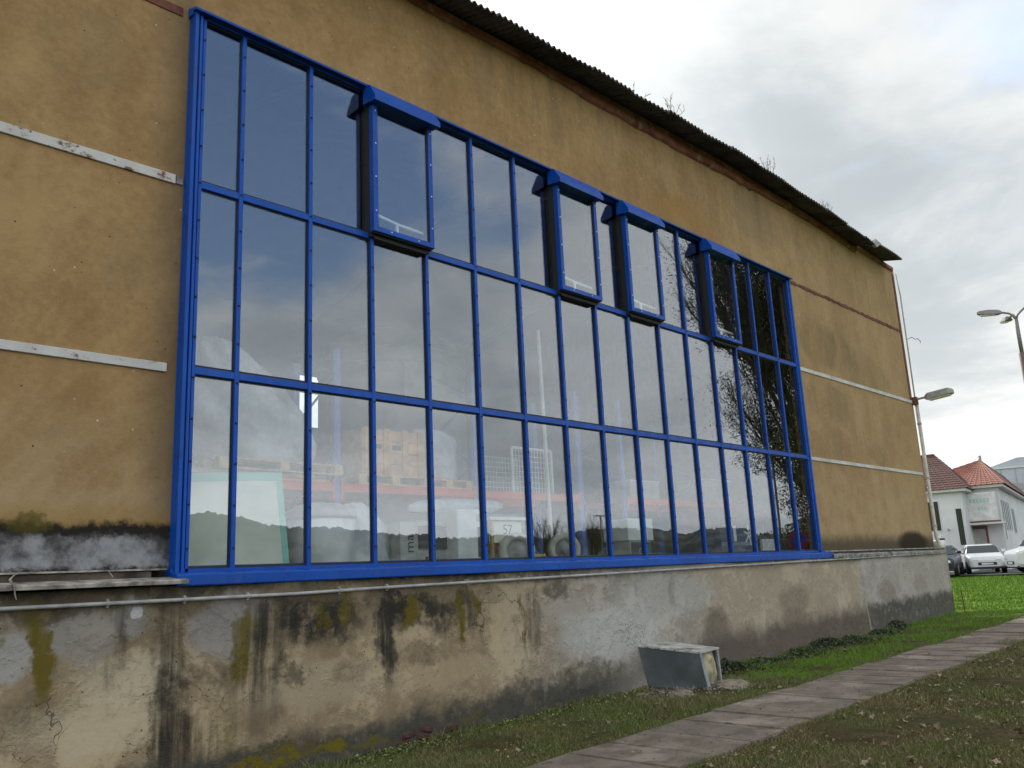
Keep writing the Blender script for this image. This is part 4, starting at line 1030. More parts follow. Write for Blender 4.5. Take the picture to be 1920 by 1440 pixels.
# spoil round the box
b = MB(); n1, n2 = 34, 22; vs = []
for i in range(n1 + 1):
    for j in range(n2 + 1):
        x, y = 9.65 + 2.15 * i / n1, -1.34 + 1.3 * j / n2
        u, v_ = (x - 10.75) / 1.05, (y + .5) / .85
        h = max(0, 1 - u * u - v_ * v_ + .28 * math.sin(x * 6.1 + y * 3) + .2 * math.sin(y * 9.3 - x * 4.1))
        vs.append((x, y, gzf(x) - .035 + .095 * min(1, h * 1.1) + R_.uniform(-.014, .014)))
b.raw(vs, [(i * (n2 + 1) + j, (i + 1) * (n2 + 1) + j, (i + 1) * (n2 + 1) + j + 1, i * (n2 + 1) + j + 1) for i in range(n1) for j in range(n2)])
o = tag(b.build('sand', M['sand'], smooth=True), 'sandy spoil heaped round the duct box', None, kind='stuff')
b = MB()
for k in range(420):
    a, rr = R_.uniform(0, 2 * PI), R_.uniform(.2, 1.15); x, y = 10.55 + rr * math.cos(a), -.72 + .62 * rr * math.sin(a)
    if y > -.15: continue
    s_ = R_.uniform(.008, .028)
    Ms = Matrix.Translation((x, y, gzf(x) + .055 * max(0, 1.1 - rr) + s_ * .3)) @ Matrix.Rotation(R_.uniform(0, 6), 4, Vector((R_.random(), R_.random(), R_.random() + .1)).normalized())
    b.raw([Ms @ (Vector(v) * s_) for v in ((1, 0, 0), (-1, .2, 0), (0, 1, .1), (.1, -1, 0), (0, 0, .8), (0, .1, -.8))], [(0, 2, 4), (2, 1, 4), (1, 3, 4), (3, 0, 4), (2, 0, 5), (1, 2, 5), (3, 1, 5), (0, 3, 5)])
tag(b.build('rubble', M['stone']), 'small stones strewn round the duct box', None, kind='stuff')


# ------------------------------------------------------------------ grass, weeds, leaves
def blades(name, X, Y, H, W, m, lean=.5, zoff=-.01):
    n = len(X); a = NR.uniform(0, 2 * np.pi, n); la = NR.uniform(0, 2 * np.pi, n); L = NR.uniform(.1, lean, n) * H
    z = gz(X) + zoff
    dx_, dy_ = np.cos(a) * W / 2, np.sin(a) * W / 2
    V = np.empty((n, 3, 3))
    V[:, 0] = np.stack([X - dx_, Y - dy_, z], -1); V[:, 1] = np.stack([X + dx_, Y + dy_, z], -1)
    V[:, 2] = np.stack([X + np.cos(la) * L, Y + np.sin(la) * L, z + H], -1)
    t = np.repeat(NR.uniform(0, 1, n), 3)
    return V.reshape(-1, 3), t


def scatter(n, x0, x1, y0, y1): return NR.uniform(x0, x1, n), NR.uniform(y0, y1, n)


parts_ = []
for (n, x0, x1, y0, y1, h0, h1, w0, w1) in (
        (60000, 4.6, 9.0, -1.84, -.11, .015, .055, .003, .008), (70000, 9.0, 16.5, -1.86, -.11, .02, .07, .004, .011), (40000, 16.5, 24.5, -1.86, -.13, .02, .07, .006, .016),
        (130000, 5.6, 10.5, -6.6, -3.0, .012, .045, .003, .008), (70000, 10.5, 16.5, -6.6, -2.98, .015, .05, .005, .012), (50000, 16.5, 26.0, -6.0, -2.75, .02, .06, .008, .018),
        (90000, 23.4, 46.0, -2.4, 14.0, .03, .10, .012, .04), (9000, 4.6, 23.0, -.26, -.11, .04, .13, .005, .012), (9000, 5.0, 20.0, -1.95, -1.80, .02, .06, .004, .010), (9000, 6.0, 20.0, -3.10, -2.90, .02, .055, .004, .010)):
    X, Y = scatter(n, x0, x1, y0, y1)
    keep = ~((X > 10.1) & (X < 11.05) & (Y > -1.0)); keep &= ~((((X - 10.7) / 1.05) ** 2 + ((Y + .55) / .8) ** 2) < NR.uniform(.25, 1.15, n)); keep &= ~((X < 23.4) & (Y > -.1))
    # worn patches
    pn = np.sin(X * 1.9 + 1.3 * np.sin(Y * 2.3)) * np.sin(Y * 2.7 + X * .6) + .4 * np.sin(X * 5.1 + Y * 4.3)
    keep &= (pn > -.75) | (NR.uniform(0, 1, n) < .55)
    X, Y = X[keep], Y[keep]; n = len(X)
    H = NR.uniform(h0, h1, n) * (1 + .35 * np.sin(X * 3.1 + Y * 2.2)); W = NR.uniform(w0, w1, n)
    parts_.append(blades('grass', X, Y, H, W, M['grass'], 1.1))
V = np.concatenate([p_[0] for p_ in parts_]); T = np.concatenate([p_[1] for p_ in parts_])
o = fast_mesh('grass', V, np.arange(len(V)).reshape(-1, 3), M['grass'], T); tag(o, 'short patchy lawn, mossy green and straw brown', None, kind='stuff')


def leafquads(C_, S, m, name, flat=0.0, up=None):
    n = len(C_); a = NR.normal(size=(n, 3)); a /= np.linalg.norm(a, axis=1)[:, None]
    if flat: a[:, 2] *= (1 - flat); a /= np.linalg.norm(a, axis=1)[:, None]
    r = NR.normal(size=(n, 3)); b_ = np.cross(a, r); b_ /= np.linalg.norm(b_, axis=1)[:, None]
    S = S[:, None]
    V = np.stack([C_ - a * S, C_ - b_ * S * .55, C_ + a * S, C_ + b_ * S * .55], 1).reshape(-1, 3)
    t = np.repeat(NR.uniform(0, 1, n), 4)
    return fast_mesh(name, V, np.arange(4 * n).reshape(-1, 4), m, t)


# dark ivy-like cover at the foot of the plinth
n = 9000; X = NR.uniform(11.3, 19.6, n); hh = .10 + .07 * np.sin(X * 1.7) + .04 * np.sin(X * 5.3); wd = .16 + .42 * np.exp(-((X - 13.6) / 1.6) ** 2) + .45 * np.exp(-((X - 17.0) / 1.6) ** 2)
Y = -.12 - np.abs(NR.normal(0, .5, n)) * wd; Z = gz(X) + NR.uniform(0, 1, n) * np.clip(hh * (1 + (Y + .12) / np.maximum(wd * 2, .1)), .03, .4)
o = leafquads(np.stack([X, Y, Z], -1), NR.uniform(.012, .034, n), M['ivy'], 'ground_cover', .4); tag(o, 'dark low creeper growing along the foot of the plinth', None, kind='stuff')
n = 26000; X = NR.uniform(5.0, 17.0, n); Y = NR.uniform(-6.6, -.15, n); k_ = ~((Y < -1.8) & (Y > -3.08)) & ~((X > 9.8) & (X < 11.5) & (Y > -1.15)) & (np.sin(X * 2.3 + np.sin(Y * 1.7)) * np.sin(Y * 2.9 + X) + NR.uniform(-.7, .7, n) > 0); X, Y = X[k_], Y[k_]
o = leafquads(np.stack([X, Y, gz(X) + NR.uniform(.008, .04, len(X))], -1), NR.uniform(.006, .017, len(X)), M['grass'], 'clover', .3); tag(o, 'low clover and plantain mixed into the lawn', None, kind='stuff')
n = 2600; X = NR.uniform(5.2, 10.2, n); Y = -.13 - np.abs(NR.normal(0, .10, n)); Z = gz(X) + NR.uniform(0, .07, n)
o = leafquads(np.stack([X, Y, Z], -1), NR.uniform(.008, .022, n), M['grass'], 'weeds', .4); tag(o, 'small green weeds along the foot of the plinth', None, kind='stuff')


def leaf_mesh(seed):
    rr = random.Random(seed); pts = []; k = 11
    for i in range(k):
        a = 2 * PI * i / k; r = (.55 + .45 * (i % 2)) * rr.uniform(.8, 1.15); pts.append((r * math.cos(a) * 1.15, r * math.sin(a) * .8, .22 * r * r * math.cos(2 * a + seed) + rr.uniform(-.06, .1)))
    b = MB(); b.raw(pts + [(0, 0, .02)], [(i, (i + 1) % k, k) for i in range(k)])
    return b.mesh('fallen_leaf', M['leaf'])


LM = [leaf_mesh(s_) for s_ in range(5)]
used = []
for k in range(300):
    while True:
        if k < 225: x, y = R_.uniform(6.4, 15.0), R_.uniform(-6.2, -3.0)
        elif k < 260: x, y = R_.uniform(6.2, 17), R_.uniform(-1.8, -.3)
        else: x, y = R_.uniform(6.6, 19), R_.uniform(-3.0, -1.85)
        if not (9.7 < x < 11.6 and y > -1.2): break
    on = -3.05 < y < -1.84
    s_ = R_.uniform(.022, .052) * (.65 if on else 1)
    o = inst('fallen_leaf', LM[k % 5], None, (x, y, gzf(x) + (.036 if on else .028 + R_.uniform(0, .018))), (R_.uniform(-.5, .5), R_.uniform(-.5, .5), R_.uniform(0, 6.3)))
    o.scale = (s_, s_, s_)
    tag(o, 'curled pale brown leaf lying on the path' if on else ('curled pale brown leaf in the green strip between plinth and path' if y > -1.84 else 'curled pale brown leaf in the open lawn right of the path'), 'leaf', 'leaves fallen on the path' if on else ('leaves fallen between plinth and path' if y > -1.84 else 'leaves fallen on the open lawn'))
n = 5200; X, Y = scatter(n, 5.8, 24, -7, -.2); keep = ~((X > 9.7) & (X < 11.6) & (Y > -1.2)) & ((Y < -3.0) | (NR.uniform(0, 1, n) < .45)); X, Y = X[keep], Y[keep]
o = leafquads(np.stack([X, Y, gz(X) + np.where((Y < -1.84) & (Y > -3.05), .034, .022)], -1), NR.uniform(.006, .018, len(X)), M['leaf'], 'leaf_litter', 0.0); tag(o, 'crumbs of dead leaf scattered over lawn and path', None, kind='stuff')

# dry weeds on the roof edge
for (x, h, lab) in ((10.95, .22, 'single dry weed sprig on the roof edge, leftmost'), (12.0, .42, 'dry weed tuft on the roof edge above the third vent'), (15.6, .45, 'dry weed tuft on the roof edge right of the fourth vent'), (18.2, .3, 'small dry weed tuft on the roof edge near the broken sheet')):
    t = thing('roof_weed', (x, -.3, eave_z(x)), lab, 'weed', 'dry weeds on the roof edge'); b = MB()
    for k in range(9 if h > .25 else 3):
        a, c_ = R_.uniform(-.22, .22), R_.uniform(-.12, .2); q0 = Vector((x + a * .5, -.28, eave_z(x) + .04)); q1 = q0 + Vector((a, c_, h * R_.uniform(.5, 1)))
        b.tube([q0, q1], .004, 3)
        for j in range(4): p_ = lerp(q0, q1, R_.uniform(.5, 1)); b.tube([p_, p_ + Vector((R_.uniform(-.09, .09), R_.uniform(-.05, .05), R_.uniform(.02, .1)))], .003, 3)
    b.build('stem', M['weed'], t)

# ------------------------------------------------------------------ street lamp
lx, ly = at(12.08, 28.0); lz0 = gzf(lx)
t = thing('street_lamp', (lx, ly, lz0), 'tall street lamp with curved arms and flat heads at the right edge', 'street lamp')
top = 1.62 + 28 * .232
b = MB(); b.tube([(lx, ly, lz0), (lx, ly, top - 1.0)], .085, 12); b.build('sleeve', M['post_red'], t, smooth=True)
b = MB(); b.tube([(lx, ly, top - 1.02), (lx, ly, top)], .055, 10); b.build('pole', M['post'], t, smooth=True)
left = Vector((-math.sin(math.radians(12.1)), math.cos(math.radians(12.1)), 0)); fwd = Vector((math.cos(math.radians(12.1)), math.sin(math.radians(12.1)), 0))
for (dv, lift) in ((left, .0), ((left * .6 + fwd * 1.6).normalized() * 1.25, -.12), (-left, .1)):
    o_p = Vector((lx, ly, top - .02)); dd = dv
    b = MB(); b.tube([o_p, o_p + dd * .06 + Vector((0, 0, .14)), o_p + dd * .14 + Vector((0, 0, .22)), o_p + dd * .36 + Vector((0, 0, .30 + lift))], .03, 8); b.build('arm', M['post'], t, smooth=True)
    s0 = o_p + dd * .33 + Vector((0, 0, .30 + lift)); sd = dd.normalized().cross(Vector((0, 0, 1)))
    b = MB(); vs = []
    dn_ = dd.normalized()
    for (u, w_, z0, z1) in ((0, .05, -.04, .04), (.09, .11, -.06, .07), (.32, .14, -.05, .09), (.56, .12, -.03, .07), (.62, .06, -.01, .04)):
        for (ss, zz) in ((-w_, z0), (w_, z0), (w_ * .6, z1), (-w_ * .6, z1)): vs.append(s0 + dn_ * u + sd * ss + Vector((0, 0, zz + .10 * u)))
    b.raw(vs, [(i * 4 + j, i * 4 + (j + 1) % 4, i * 4 + 4 + (j + 1) % 4, i * 4 + 4 + j) for i in range(4) for j in range(4)] + [(3, 2, 1, 0), (16, 17, 18, 19)]); b.build('lamp_head', M['post'], t, smooth=False)
    b = MB(); b.raw([s0 + dn_ * u + sd * ss + Vector((0, 0, zz + .10 * u)) for u in (.16, .54) for (ss, zz) in ((-.09, -.075), (.09, -.075), (.09, -.045), (-.09, -.045))], [(0, 1, 2, 3), (7, 6, 5, 4), (0, 4, 5, 1), (1, 5, 6, 2), (2, 6, 7, 3), (3, 7, 4, 0)]); b.build('diffuser', M['lens'], t)

# ------------------------------------------------------------------ houses behind
GZ = .575


def roof_tiles(b, p0, p1, p2, p3, nu, nv, th=.05):
    """stepped courses between eave p0-p1 and ridge p3-p2"""
    nrm = (p1 - p0).cross(p3 - p0).normalized()
    if nrm.z < 0: nrm = -nrm
    for j in range(nv):
        a, c_ = j / nv, (j + 1) / nv
        q0, q1 = lerp(p0, p3, a), lerp(p1, p2, a); r0, r1 = lerp(p0, p3, c_), lerp(p1, p2, c_)
        b.raw([q0 + nrm * th, q1 + nrm * th, r1, r0, q0, q1], [(0, 1, 2, 3), (4, 5, 1, 0)])
        if nu:
            for i in range(nu):
                m0, m1 = lerp(q0, q1, i / nu), lerp(r0, r1, i / nu); sd = (q1 - q0).normalized() * .045
                b.raw([m0 - sd + nrm * th * 1.2, m0 + sd + nrm * th * 1.2, m1 + sd + nrm * .015, m1 - sd + nrm * .015, m0 + nrm * (th * 2.3), m1 + nrm * th * 1.2], [(0, 4, 5, 3), (4, 1, 2, 5)])
    return b


def frame_box(b, O, u, v, x0, x1, y0, y1, z0, z1):
    """box in a house frame: u along the wall, v outwards"""
    vs = [O + u * a + v * c_ + Vector((0, 0, z)) for a in (x0, x1) for c_ in (y0, y1) for z in (z0, z1)]
    b.raw(vs, [(0, 1, 3, 2), (4, 6, 7, 5), (0, 4, 5, 1), (2, 3, 7, 6), (0, 2, 6, 4), (1, 5, 7, 3)]); return b


# house B: corner C, right wall runs along u, left wall along n
cx, cy = at(14.5, 60); Cb = Vector((cx, cy, 0)); u = Vector((.985, .17, 0)).normalized(); nrm = Vector((-u.y, u.x, 0))
hb = thing('white_house', (cx, cy, GZ), 'white house with hipped orange red tile roof and slit windows at the right edge', 'house')
EV = 5.45; LR, LL = 30.0, 6.0
b = MB(); frame_box(b, Cb, u, nrm, 0, LR, 0, LL, GZ, EV); b.build('wall', M['house_white'], hb)
b = MB(); frame_box(b, Cb, u, nrm, -.35, LR + .3, -.35, LL + .3, EV + .002, EV + .16); b.build('eaves_trim', M['trim'], hb)
Z_ = Vector((0, 0, EV + .162)); apex = Cb + u * 9.0 + nrm * 1.55 + Vector((0, 0, 7.95)); apex2 = Cb + u * (LR - 2) + nrm * 1.55 + Vector((0, 0, 7.95))
e00, e10, e01, e11 = Cb + u * -.45 + nrm * -.45 + Z_, Cb + u * (LR + .4) + nrm * -.45 + Z_, Cb + u * -.45 + nrm * (LL + .4) + Z_, Cb + u * (LR + .4) + nrm * (LL + .4) + Z_
b = MB(); roof_tiles(b, e01, e00, apex, apex, 22, 14, .03); b.build('roof_hip', M['tile_red_lit'], hb)  # lit look of this roof face is put into its brighter tile colour
b = MB(); roof_tiles(b, e00, e10, apex2, apex, 60, 16, .025); roof_tiles(b, e10, e11, apex2, apex2, 0, 6); roof_tiles(b, e11, e01, apex, apex2, 0, 6); b.build('roof_slope', M['tile_brown'], hb)
b = MB(); b.tube([apex + Vector((0, 0, .03)), apex2 + Vector((0, 0, .03))], .07, 6); b.tube([e00, apex], .05, 6); b.tube([e01, apex], .05, 6); b.build('ridge_tile', M['tile_red_lit'], hb)
b = MB(); b.tube([apex + u * .8, apex + u * .8 + Vector((0, 0, .42))], .09, 8); b.build('flue', M['lamp_grey'], hb)
for k in range(5):
    s_ = .9 + k * 1.15; f = MB(); frame_box(f, Cb, u, nrm, s_ - .04, s_ + .36, -.03, -.002, 2.9 - (.6 if k == 0 else 0), 4.75); wn = f.build('window', M['trim'], hb)
    f = MB(); frame_box(f, Cb, u, nrm, s_, s_ + .32, -.045, -.031, 2.95 - (.6 if k == 0 else 0), 4.7); f.build('pane', M['glass_dark'], wn)
f = MB(); frame_box(f, Cb, u, nrm, 7.4, 9.2, -.03, -.002, 2.75, 4.5); wn = f.build('window', M['trim'], hb); f = MB(); frame_box(f, Cb, u, nrm, 7.5, 9.1, -.045, -.031, 2.85, 4.4); f.build('pane', M['glass_dark'], wn)
# entrance recess on the left face
f = MB(); frame_box(f, Cb, u, nrm, -.06, -.002, .85, .97, GZ, 3.0); frame_box(f, Cb, u, nrm, -.06, -.002, 1.85, 1.97, GZ, 3.0); frame_box(f, Cb, u, nrm, -.06, -.002, .85, 1.97, 3.002, 3.2); dr = f.build('door_frame', M['sign_brown'], hb)
f = MB(); frame_box(f, Cb, u, nrm, -.04, -.003, .972, 1.848, GZ, 2.998); f.build('door', M['carton'], dr)
f = MB(); frame_box(f, Cb, u, nrm, -1.0, -.065, -.2, 2.4, 3.25, 3.36); f.build('canopy', M['trim'], hb)
# sign board over the door
sg = thing('sign_board', tuple(Cb + u * -.5 + nrm * 2.2 + Vector((0, 0, 3.36))), 'white sign board with faint pale green lettering over the house entrance', 'sign')
f = MB(); frame_box(f, Cb, u, nrm, -.75, -.55, .1, 1.85, 3.46, 5.15); f.build('board', M['white'], sg, bev=.02)
f = MB(); frame_box(f, Cb, u, nrm, -.86, -.5, .0, 2.1, 3.361, 3.458); f.build('bottom_rail', M['sign_brown'], sg); f = MB(); frame_box(f, Cb, u, nrm, -.80, -.52, 1.852, 2.02, 3.46, 5.15); f.build('side_rail', M['sign_brown'], sg)
f = MB()
for k in range(6): frame_box(f, Cb, u, nrm, -.765, -.752, 1.4 - k * .19, 1.53 - k * .19, 4.56, 4.80)
for k in range(3): frame_box(f, Cb, u, nrm, -.765, -.752, 1.0 - k * .17, 1.11 - k * .17, 4.10, 4.30)
f.build('print', M['sign_green'], sg)

# house A, partly hidden behind the warehouse
Ca = Vector((*at(16.35, 57.5), 0)); na = Vector((-u.y, u.x, 0))
ha = thing('white_house', tuple(Ca + Vector((0, 0, GZ))), 'white house with dark brown red roof half hidden by the warehouse corner', 'house')
b = MB(); frame_box(b, Ca, u, na, 0, 6, 0, 14, GZ, 5.2); b.build('wall', M['house_white'], ha)
b = MB(); frame_box(b, Ca, u, na, -.35, 6.3, -.3, 14.3, 5.202, 5.36); b.build('eaves_trim', M['trim'], ha)
Z_ = Vector((0, 0, 5.362)); a00, a01 = Ca + u * -.45 + na * -.4 + Z_, Ca + u * -.45 + na * 14.4 + Z_; a10, a11 = Ca + u * 6.4 + na * -.4 + Z_, Ca + u * 6.4 + na * 14.4 + Z_
r0, r1 = Ca + u * 3 + na * 1.55 + Vector((0, 0, 7.75)), Ca + u * 3 + na * 11 + Vector((0, 0, 7.75))
b = MB(); roof_tiles(b, a01, a00, r0, r1, 40, 16, .025); roof_tiles(b, a00, a10, r0, r0, 18, 14, .025); roof_tiles(b, a10, a11, r1, r0, 0, 6); roof_tiles(b, a11, a01, r1, r1, 0, 6); b.build('roof', M['tile_brown'], ha)
b = MB(); b.tube([r0 + Vector((0, 0, .03)), r1 + Vector((0, 0, .03))], .08, 6); b.tube([a00, r0], .05, 6); b.build('ridge_tile', M['tile_brown'], ha)
for (s0_, s1_, z0, z1) in ((1.35, 2.2, 3.0, 4.7), (.15, .45, 2.1, 4.2)):
    f = MB(); frame_box(f, Ca, u, na, -.03, -.002, s0_ - .06, s1_ + .06, z0 - .06, z1 + .06); wn = f.build('window', M['trim'], ha); f = MB(); frame_box(f, Ca, u, na, -.045, -.031, s0_, s1_, z0, z1); f.build('pane', M['glass_dark'], wn)
f = MB(); f.tube([Ca + u * -.02 + na * .95 + Vector((0, 0, 3.0)), Ca + u * -.4 + na * .95 + Vector((0, 0, 3.05))], .05, 6); f.build('wall_light', M['lamp_grey'], ha)

# grey hall far behind
Ch = Vector((*at(15.2, 118), 0)); un = Vector((math.sin(math.radians(14)), -math.cos(math.radians(14)), 0)); vn = Vector((math.cos(math.radians(14)), math.sin(math.radians(14)), 0))
hh = thing('industrial_hall', tuple(Ch + Vector((0, 0, GZ))), 'pale grey clad industrial hall showing above the house roof', 'industrial building')
b = MB(); b.raw([Ch + un * a + vn * c_ + Vector((0, 0, z)) for c_ in (0, 30) for (a, z) in ((0, GZ), (22, GZ), (22, 12.4), (4, 12.4), (0, 11.2))], [(0, 1, 2, 3, 4), (9, 8, 7, 6, 5), (0, 5, 6, 1), (1, 6, 7, 2), (2, 7, 8, 3), (3, 8, 9, 4), (4, 9, 5, 0)]); b.build('cladding', M['steel_grey'], hh)
b = MB()
for k in range(14): frame_box(b, Ch, un, vn, .6 + k * 1.5, .68 + k * 1.5, -.06, -.002, GZ, 11.2)
b.build('cladding_rib', M['lamp_grey'], hh)
b = MB(); frame_box(b, Ch, un, vn, -.2, 22.2, -.15, -.07, 11.21, 11.4); b.build('gutter', M['trim'], hh)
b = MB(); frame_box(b, Ch, un, vn, 3.0, 20, -.05, -.003, 8.6, 9.4); b.build('window_strip', M['lamp_grey'], hh)


# ------------------------------------------------------------------ vehicles
def car(name, label, pos, rz, paint, kind='hatch'):
    """nose towards -x in its own frame"""
    t = thing(name, pos, label, 'van' if kind == 'van' else 'car', None, rz, local=True)
    if kind == 'van':
        L, W, st = 5.0, .95, [(-2.5, .35, .75, .9, .72), (-2.4, .28, .95, 1.05, .86), (-1.7, .26, 1.15, 1.22, .92), (-.95, .26, 1.2, 2.1, .93), (.0, .26, 1.2, 2.25, .95), (2.35, .26, 1.2, 2.25, .95), (2.48, .3, 1.15, 2.15, .92)]
    else:
        L, W, st = 4.2, .87, [(-2.1, .32, .62, .66, .66), (-2.02, .24, .78, .84, .80), (-1.2, .22, .92, .98, .86), (-.95, .22, .94, 1.02, .87), (-.25, .22, .96, 1.42, .87), (.5, .22, .96, 1.48, .87), (1.5, .24, .95, 1.34, .86), (1.98, .30, .92, .98, .82), (2.08, .36, .85, .9, .76)]
    b = MB(); vs = []; k = 10
    for (x, zb, zm, zt, hw) in st:
        tw = hw * (.74 if zt - zm > .25 else .95)
        for (y, z) in ((-hw * .9, zb), (-hw, zb + .15), (-hw, zm - .05), (-hw * .97, zm), (-tw, zt - .04), (-tw * .85, zt)): vs.append((x, y, z))
        for (y, z) in ((tw * .85, zt), (tw, zt - .04), (hw * .97, zm), (hw, zm - .05), (hw, zb + .15), (hw * .9, zb)): vs.append((x, y, z))
    n_ = 12
    fs = [(i * n_ + j, i * n_ + (j + 1) % n_, (i + 1) * n_ + (j + 1) % n_, (i + 1) * n_ + j) for i in range(len(st) - 1) for j in range(n_)] + [tuple(range(n_ - 1, -1, -1)), tuple((len(st) - 1) * n_ + j for j in range(n_))]
    b.raw(vs, fs); b.build('body', paint, t, smooth=False, bev=.03)
    if kind == 'van':
        ws = [(-1.66, 1.27, .80), (-1.02, 2.0, .66)]; sides = [(-1.0, -.1, 1.3, 1.9)]; wx = (-1.6, 1.55)
    else:
        ws = [(-.92, 1.04, .76), (-.33, 1.40, .62)]; sides = [(-.5, .35, 1.02, 1.34), (.42, 1.35, 1.02, 1.32)]; wx = (-1.3, 1.28)
    (xa, za, wa), (xb, zb, wb) = ws
    b = MB(); b.raw([(xa - .035, -wa, za), (xa - .035, wa, za), (xb - .035, wb, zb), (xb - .035, -wb, zb), (xa + .05, -wa, za), (xa + .05, wa, za), (xb + .05, wb, zb), (xb + .05, -wb, zb)], [(0, 1, 2, 3), (7, 6, 5, 4), (0, 4, 5, 1), (1, 5, 6, 2), (2, 6, 7, 3), (3, 7, 4, 0)]); b.build('windscreen', M['glass_dark'], t)
    for (x0, x1, z0, z1) in sides:
        for s_ in (-1, 1):
            y0, y1 = s_ * W * 1.0, s_ * W * (.80 if kind != 'van' else .80)
            b = MB(); b.raw([(x0, y0 * .985, z0), (x1, y0 * .985, z0), (x1 - .08, y1, z1), (x0 + .12, y1, z1), (x0, y0 * .9, z0), (x1, y0 * .9, z0), (x1 - .08, y1 * .9, z1), (x0 + .12, y1 * .9, z1)], [(0, 1, 2, 3), (7, 6, 5, 4), (0, 4, 5, 1), (1, 5, 6, 2), (2, 6, 7, 3), (3, 7, 4, 0)]); b.build('side_window', M['glass_dark'], t)
    r = .34 if kind == 'van' else .31
    for x in wx:
        for s_ in (-1, 1):
            Mw = Matrix.Translation((x, s_ * (W - .08), r)) @ Matrix.Rotation(s_ * -PI / 2, 4, 'X')
            b = MB(); b.lathe([(r * .6, -.1), (r, -.09), (r, .09), (r * .95, .11), (r * .6, .11)], 20, Mw); wh = b.build('wheel', M['rubber'], t, smooth=True); b = MB(); b.lathe([(r * .6, -.05), (r * .6, .112), (r * .2, .12)], 14, Mw); b.build('rim', M['alloy'], wh)
    fx = -2.1 if kind != 'van' else -2.5
    for s_ in (-1, 1):
        b = MB(); b.box(fx + .0, fx + .3, s_ * .52 - .13, s_ * .52 + .13, .60, .74); b.build('headlight', M['lamp_lens'], t, bev=.02)
        b = MB(); b.box(ws[0][0] + .15, ws[0][0] + .27, s_ * (W + .1) - .09, s_ * (W + .1) + .09, ws[0][1] + .0, ws[0][1] + .14); b.build('mirror', paint, t, bev=.02)
    b = MB(); b.box(fx - .012, fx + .1, -.42, .42, .42, .56); b.build('grille', M['dark'], t)
    b = MB(); b.box(fx - .02, fx + .06, -.8 if kind != 'van' else -.84, .8 if kind != 'van' else .84, .24, .34); b.build('bumper', M['dark'], t, bev=.02)
    b = MB(); b.box(fx - .026, fx - .013, -.26, .26, .44, .53); b.build('number_plate', M['white'], t)
    return t


cx, cy = at(15.85, 52); car('parked_car', 'white parked car facing the lawn in front of the houses', (cx, cy, GZ), math.radians(22), M['car_white'])
cx, cy = at(18.0, 49.5); car('parked_car', 'dark blue parked car mostly hidden by the warehouse corner', (cx, cy, GZ), math.radians(12), M['car_navy'])
cx, cy = at(11.75, 50); car('parked_van', 'white parked van cut off by the right edge of the view', (cx, cy, GZ), math.radians(-55), M['car_white'], 'van')


# ------------------------------------------------------------------ across the road: seen only as reflections
def tree(name, base, h, spread, label, nleaf, leafm, seed, depth=5, twigs=True, asc=.75, ivy=0, cat='tree'):
    rr = random.Random(seed); t = thing(name, base, label, cat); b = MB(); tips = []

    def grow(p, d_, L, r, lev):
        pts = [p]; q_ = p; dd = d_.copy()
        for k in range(3):
            dd = (dd + Vector((rr.uniform(-.16, .16), rr.uniform(-.16, .16), rr.uniform(-.02, .14)))).normalized(); q_ = q_ + dd * L / 3; pts.append(q_)
        b.tube(pts, [r, r * .87, r * .74, r * .6], 6 if lev < 3 else 3, caps=False)
        if lev >= 3: tips.append((pts[1], lev)); tips.append((pts[3], lev))
        if lev >= depth: return
        for k in range(3 if lev else 7):
            a = rr.uniform(0, 2 * PI); base_i = rr.randint(1, 3) if lev else rr.choice((1, 2, 2, 3, 3))
            o1 = dd.orthogonal().normalized(); o2 = dd.cross(o1); sp = rr.uniform(.35, .8) if lev else rr.uniform(.4, .75)
            nd = (dd * math.cos(sp) + (o1 * math.cos(a) + o2 * math.sin(a)) * math.sin(sp) * spread + Vector((0, 0, .15 * asc))).normalized()
            grow(pts[base_i], nd, L * rr.uniform(.55, .78), r * .5, lev + 1)
        grow(q_, dd, L * .7, r * .62, lev + 1)
    grow(Vector(base), Vector((rr.uniform(-.05, .05), rr.uniform(-.05, .05), 1)).normalized(), h * .38, h * .022, 0)
    b.build('trunk', M['bark'], t)
    tp = np.array([tuple(p_) for p_, _ in tips]); idx = NR.integers(0, len(tp), nleaf)
    Cc = tp[idx] + NR.normal(0, h * .022, (nleaf, 3))
    if ivy:
        iz = NR.uniform(0, h * .6, ivy); a = NR.uniform(0, 2 * np.pi, ivy); rad = (.120 + .045 * np.sin(iz * 1.1) + .04 * np.sin(iz * 2.7 + 2 * a)) * h * NR.uniform(.3, 1.25, ivy)
        Cc = np.concatenate([Cc, np.stack([base[0] + rad * np.cos(a), base[1] + rad * np.sin(a), base[2] + iz], -1)])
    o = leafquads(Cc, NR.uniform(.035, .085, len(Cc)) * (1 if h > 9 else .8), leafm, 'crown'); o.parent = t; o.matrix_parent_inverse = Matrix.Translation(-Vector(base))
    return t


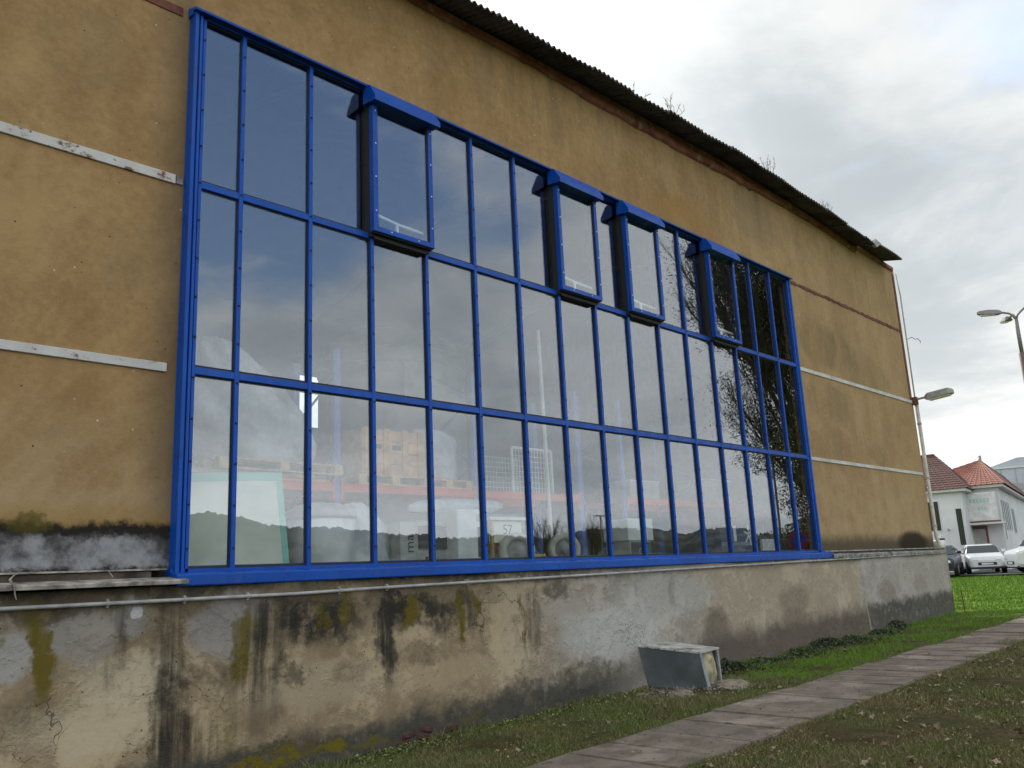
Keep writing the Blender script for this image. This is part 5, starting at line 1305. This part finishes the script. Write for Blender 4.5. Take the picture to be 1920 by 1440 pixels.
tx, ty = 46.2, -12.5
tree('roadside_tree', (tx, ty, gzf(tx)), 21.0, .5, 'big half bare tree with ivied stem mirrored in the right hand panes', 70000, M['leaves'], 4, 6, ivy=90000)
tree('roadside_tree', (49.2, -13.4, gzf(48)), 20.0, .5, 'second thinner half bare tree mirrored at the window end', 40000, M['leaves'], 9, 6, ivy=40000)
for (x, y, h, s_, lab) in ((62.8, -48, 6.5, 2, 'bare conical tree on the far verge, mirrored above the pale tyre'), (66.3, -48, 6.0, 3, 'leftmost of the bare far trees mirrored right of the pale tyre'), (69.3, -48.5, 6.6, 5, 'middle of the bare far trees mirrored right of the pale tyre'), (72.2, -48, 5.2, 6, 'rightmost of the bare far trees mirrored right of the pale tyre')):
    tree('bare_tree', (x, y, gzf(x)), h, .7, lab, 900, M['twig'], s_, 4)
# lamp post and round sign
x, y = 44.9, -15.0
t = thing('street_lamp', (x, y, gzf(x)), 'slim grey lamp post mirrored just left of the ivied tree', 'street lamp'); b = MB(); b.tube([(x, y, gzf(x)), (x, y, 7.4)], .07, 8); b.build('pole', M['post'], t); b = MB(); b.box(x - .5, x + .3, y - .12, y + .12, 7.4, 7.52); b.build('lamp_head', M['lamp_grey'], t, bev=.02)
x, y = 69.4, -47.0
t = thing('street_lamp', (x, y, gzf(x)), 'far thin lamp post mirrored above the hills near mid window', 'street lamp'); b = MB(); b.tube([(x, y, gzf(x)), (x, y, 6.9)], .07, 8); b.build('pole', M['post'], t); b = MB(); b.box(x - .7, x + .7, y - .15, y + .15, 6.9, 7.02); b.build('lamp_head', M['lamp_grey'], t)
x, y = 26.0, -5.0
t = thing('no_parking_sign', (x, y, gzf(x)), 'round red rimmed blue traffic sign mirrored at the bottom right pane', 'traffic sign')
b = MB(); b.tube([(x, y, gzf(x)), (x, y, 2.75)], .03, 8); b.build('post', M['galv'], t)
Ms = Matrix.Translation((x, y + .05, 2.25)) @ Matrix.Rotation(math.radians(63), 4, 'Z') @ Matrix.Rotation(-PI / 2, 4, 'X')
b = MB(); b.lathe([(.30, -.01), (.30, .01)], 28, Ms); b.build('sign_plate', M['sign_red'], t); b = MB(); b.lathe([(.245, .0102), (.245, .014)], 28, Ms); b.build('sign_field', M['sign_blue'], t)
b = MB(); b.box(-.25, .25, -.028, .028, .0145, .018, Ms @ Matrix.Rotation(PI / 4, 4, 'Z')); b.build('diagonal_bar', M['sign_red'], t)
b = MB(); b.prism([(-.16, 0), (0, -.16), (.16, 0), (0, .16)], -.008, .008, 'z', Matrix.Translation((0, 0, .5)) @ Ms); b.build('upper_plate', M['lamp_grey'], t)
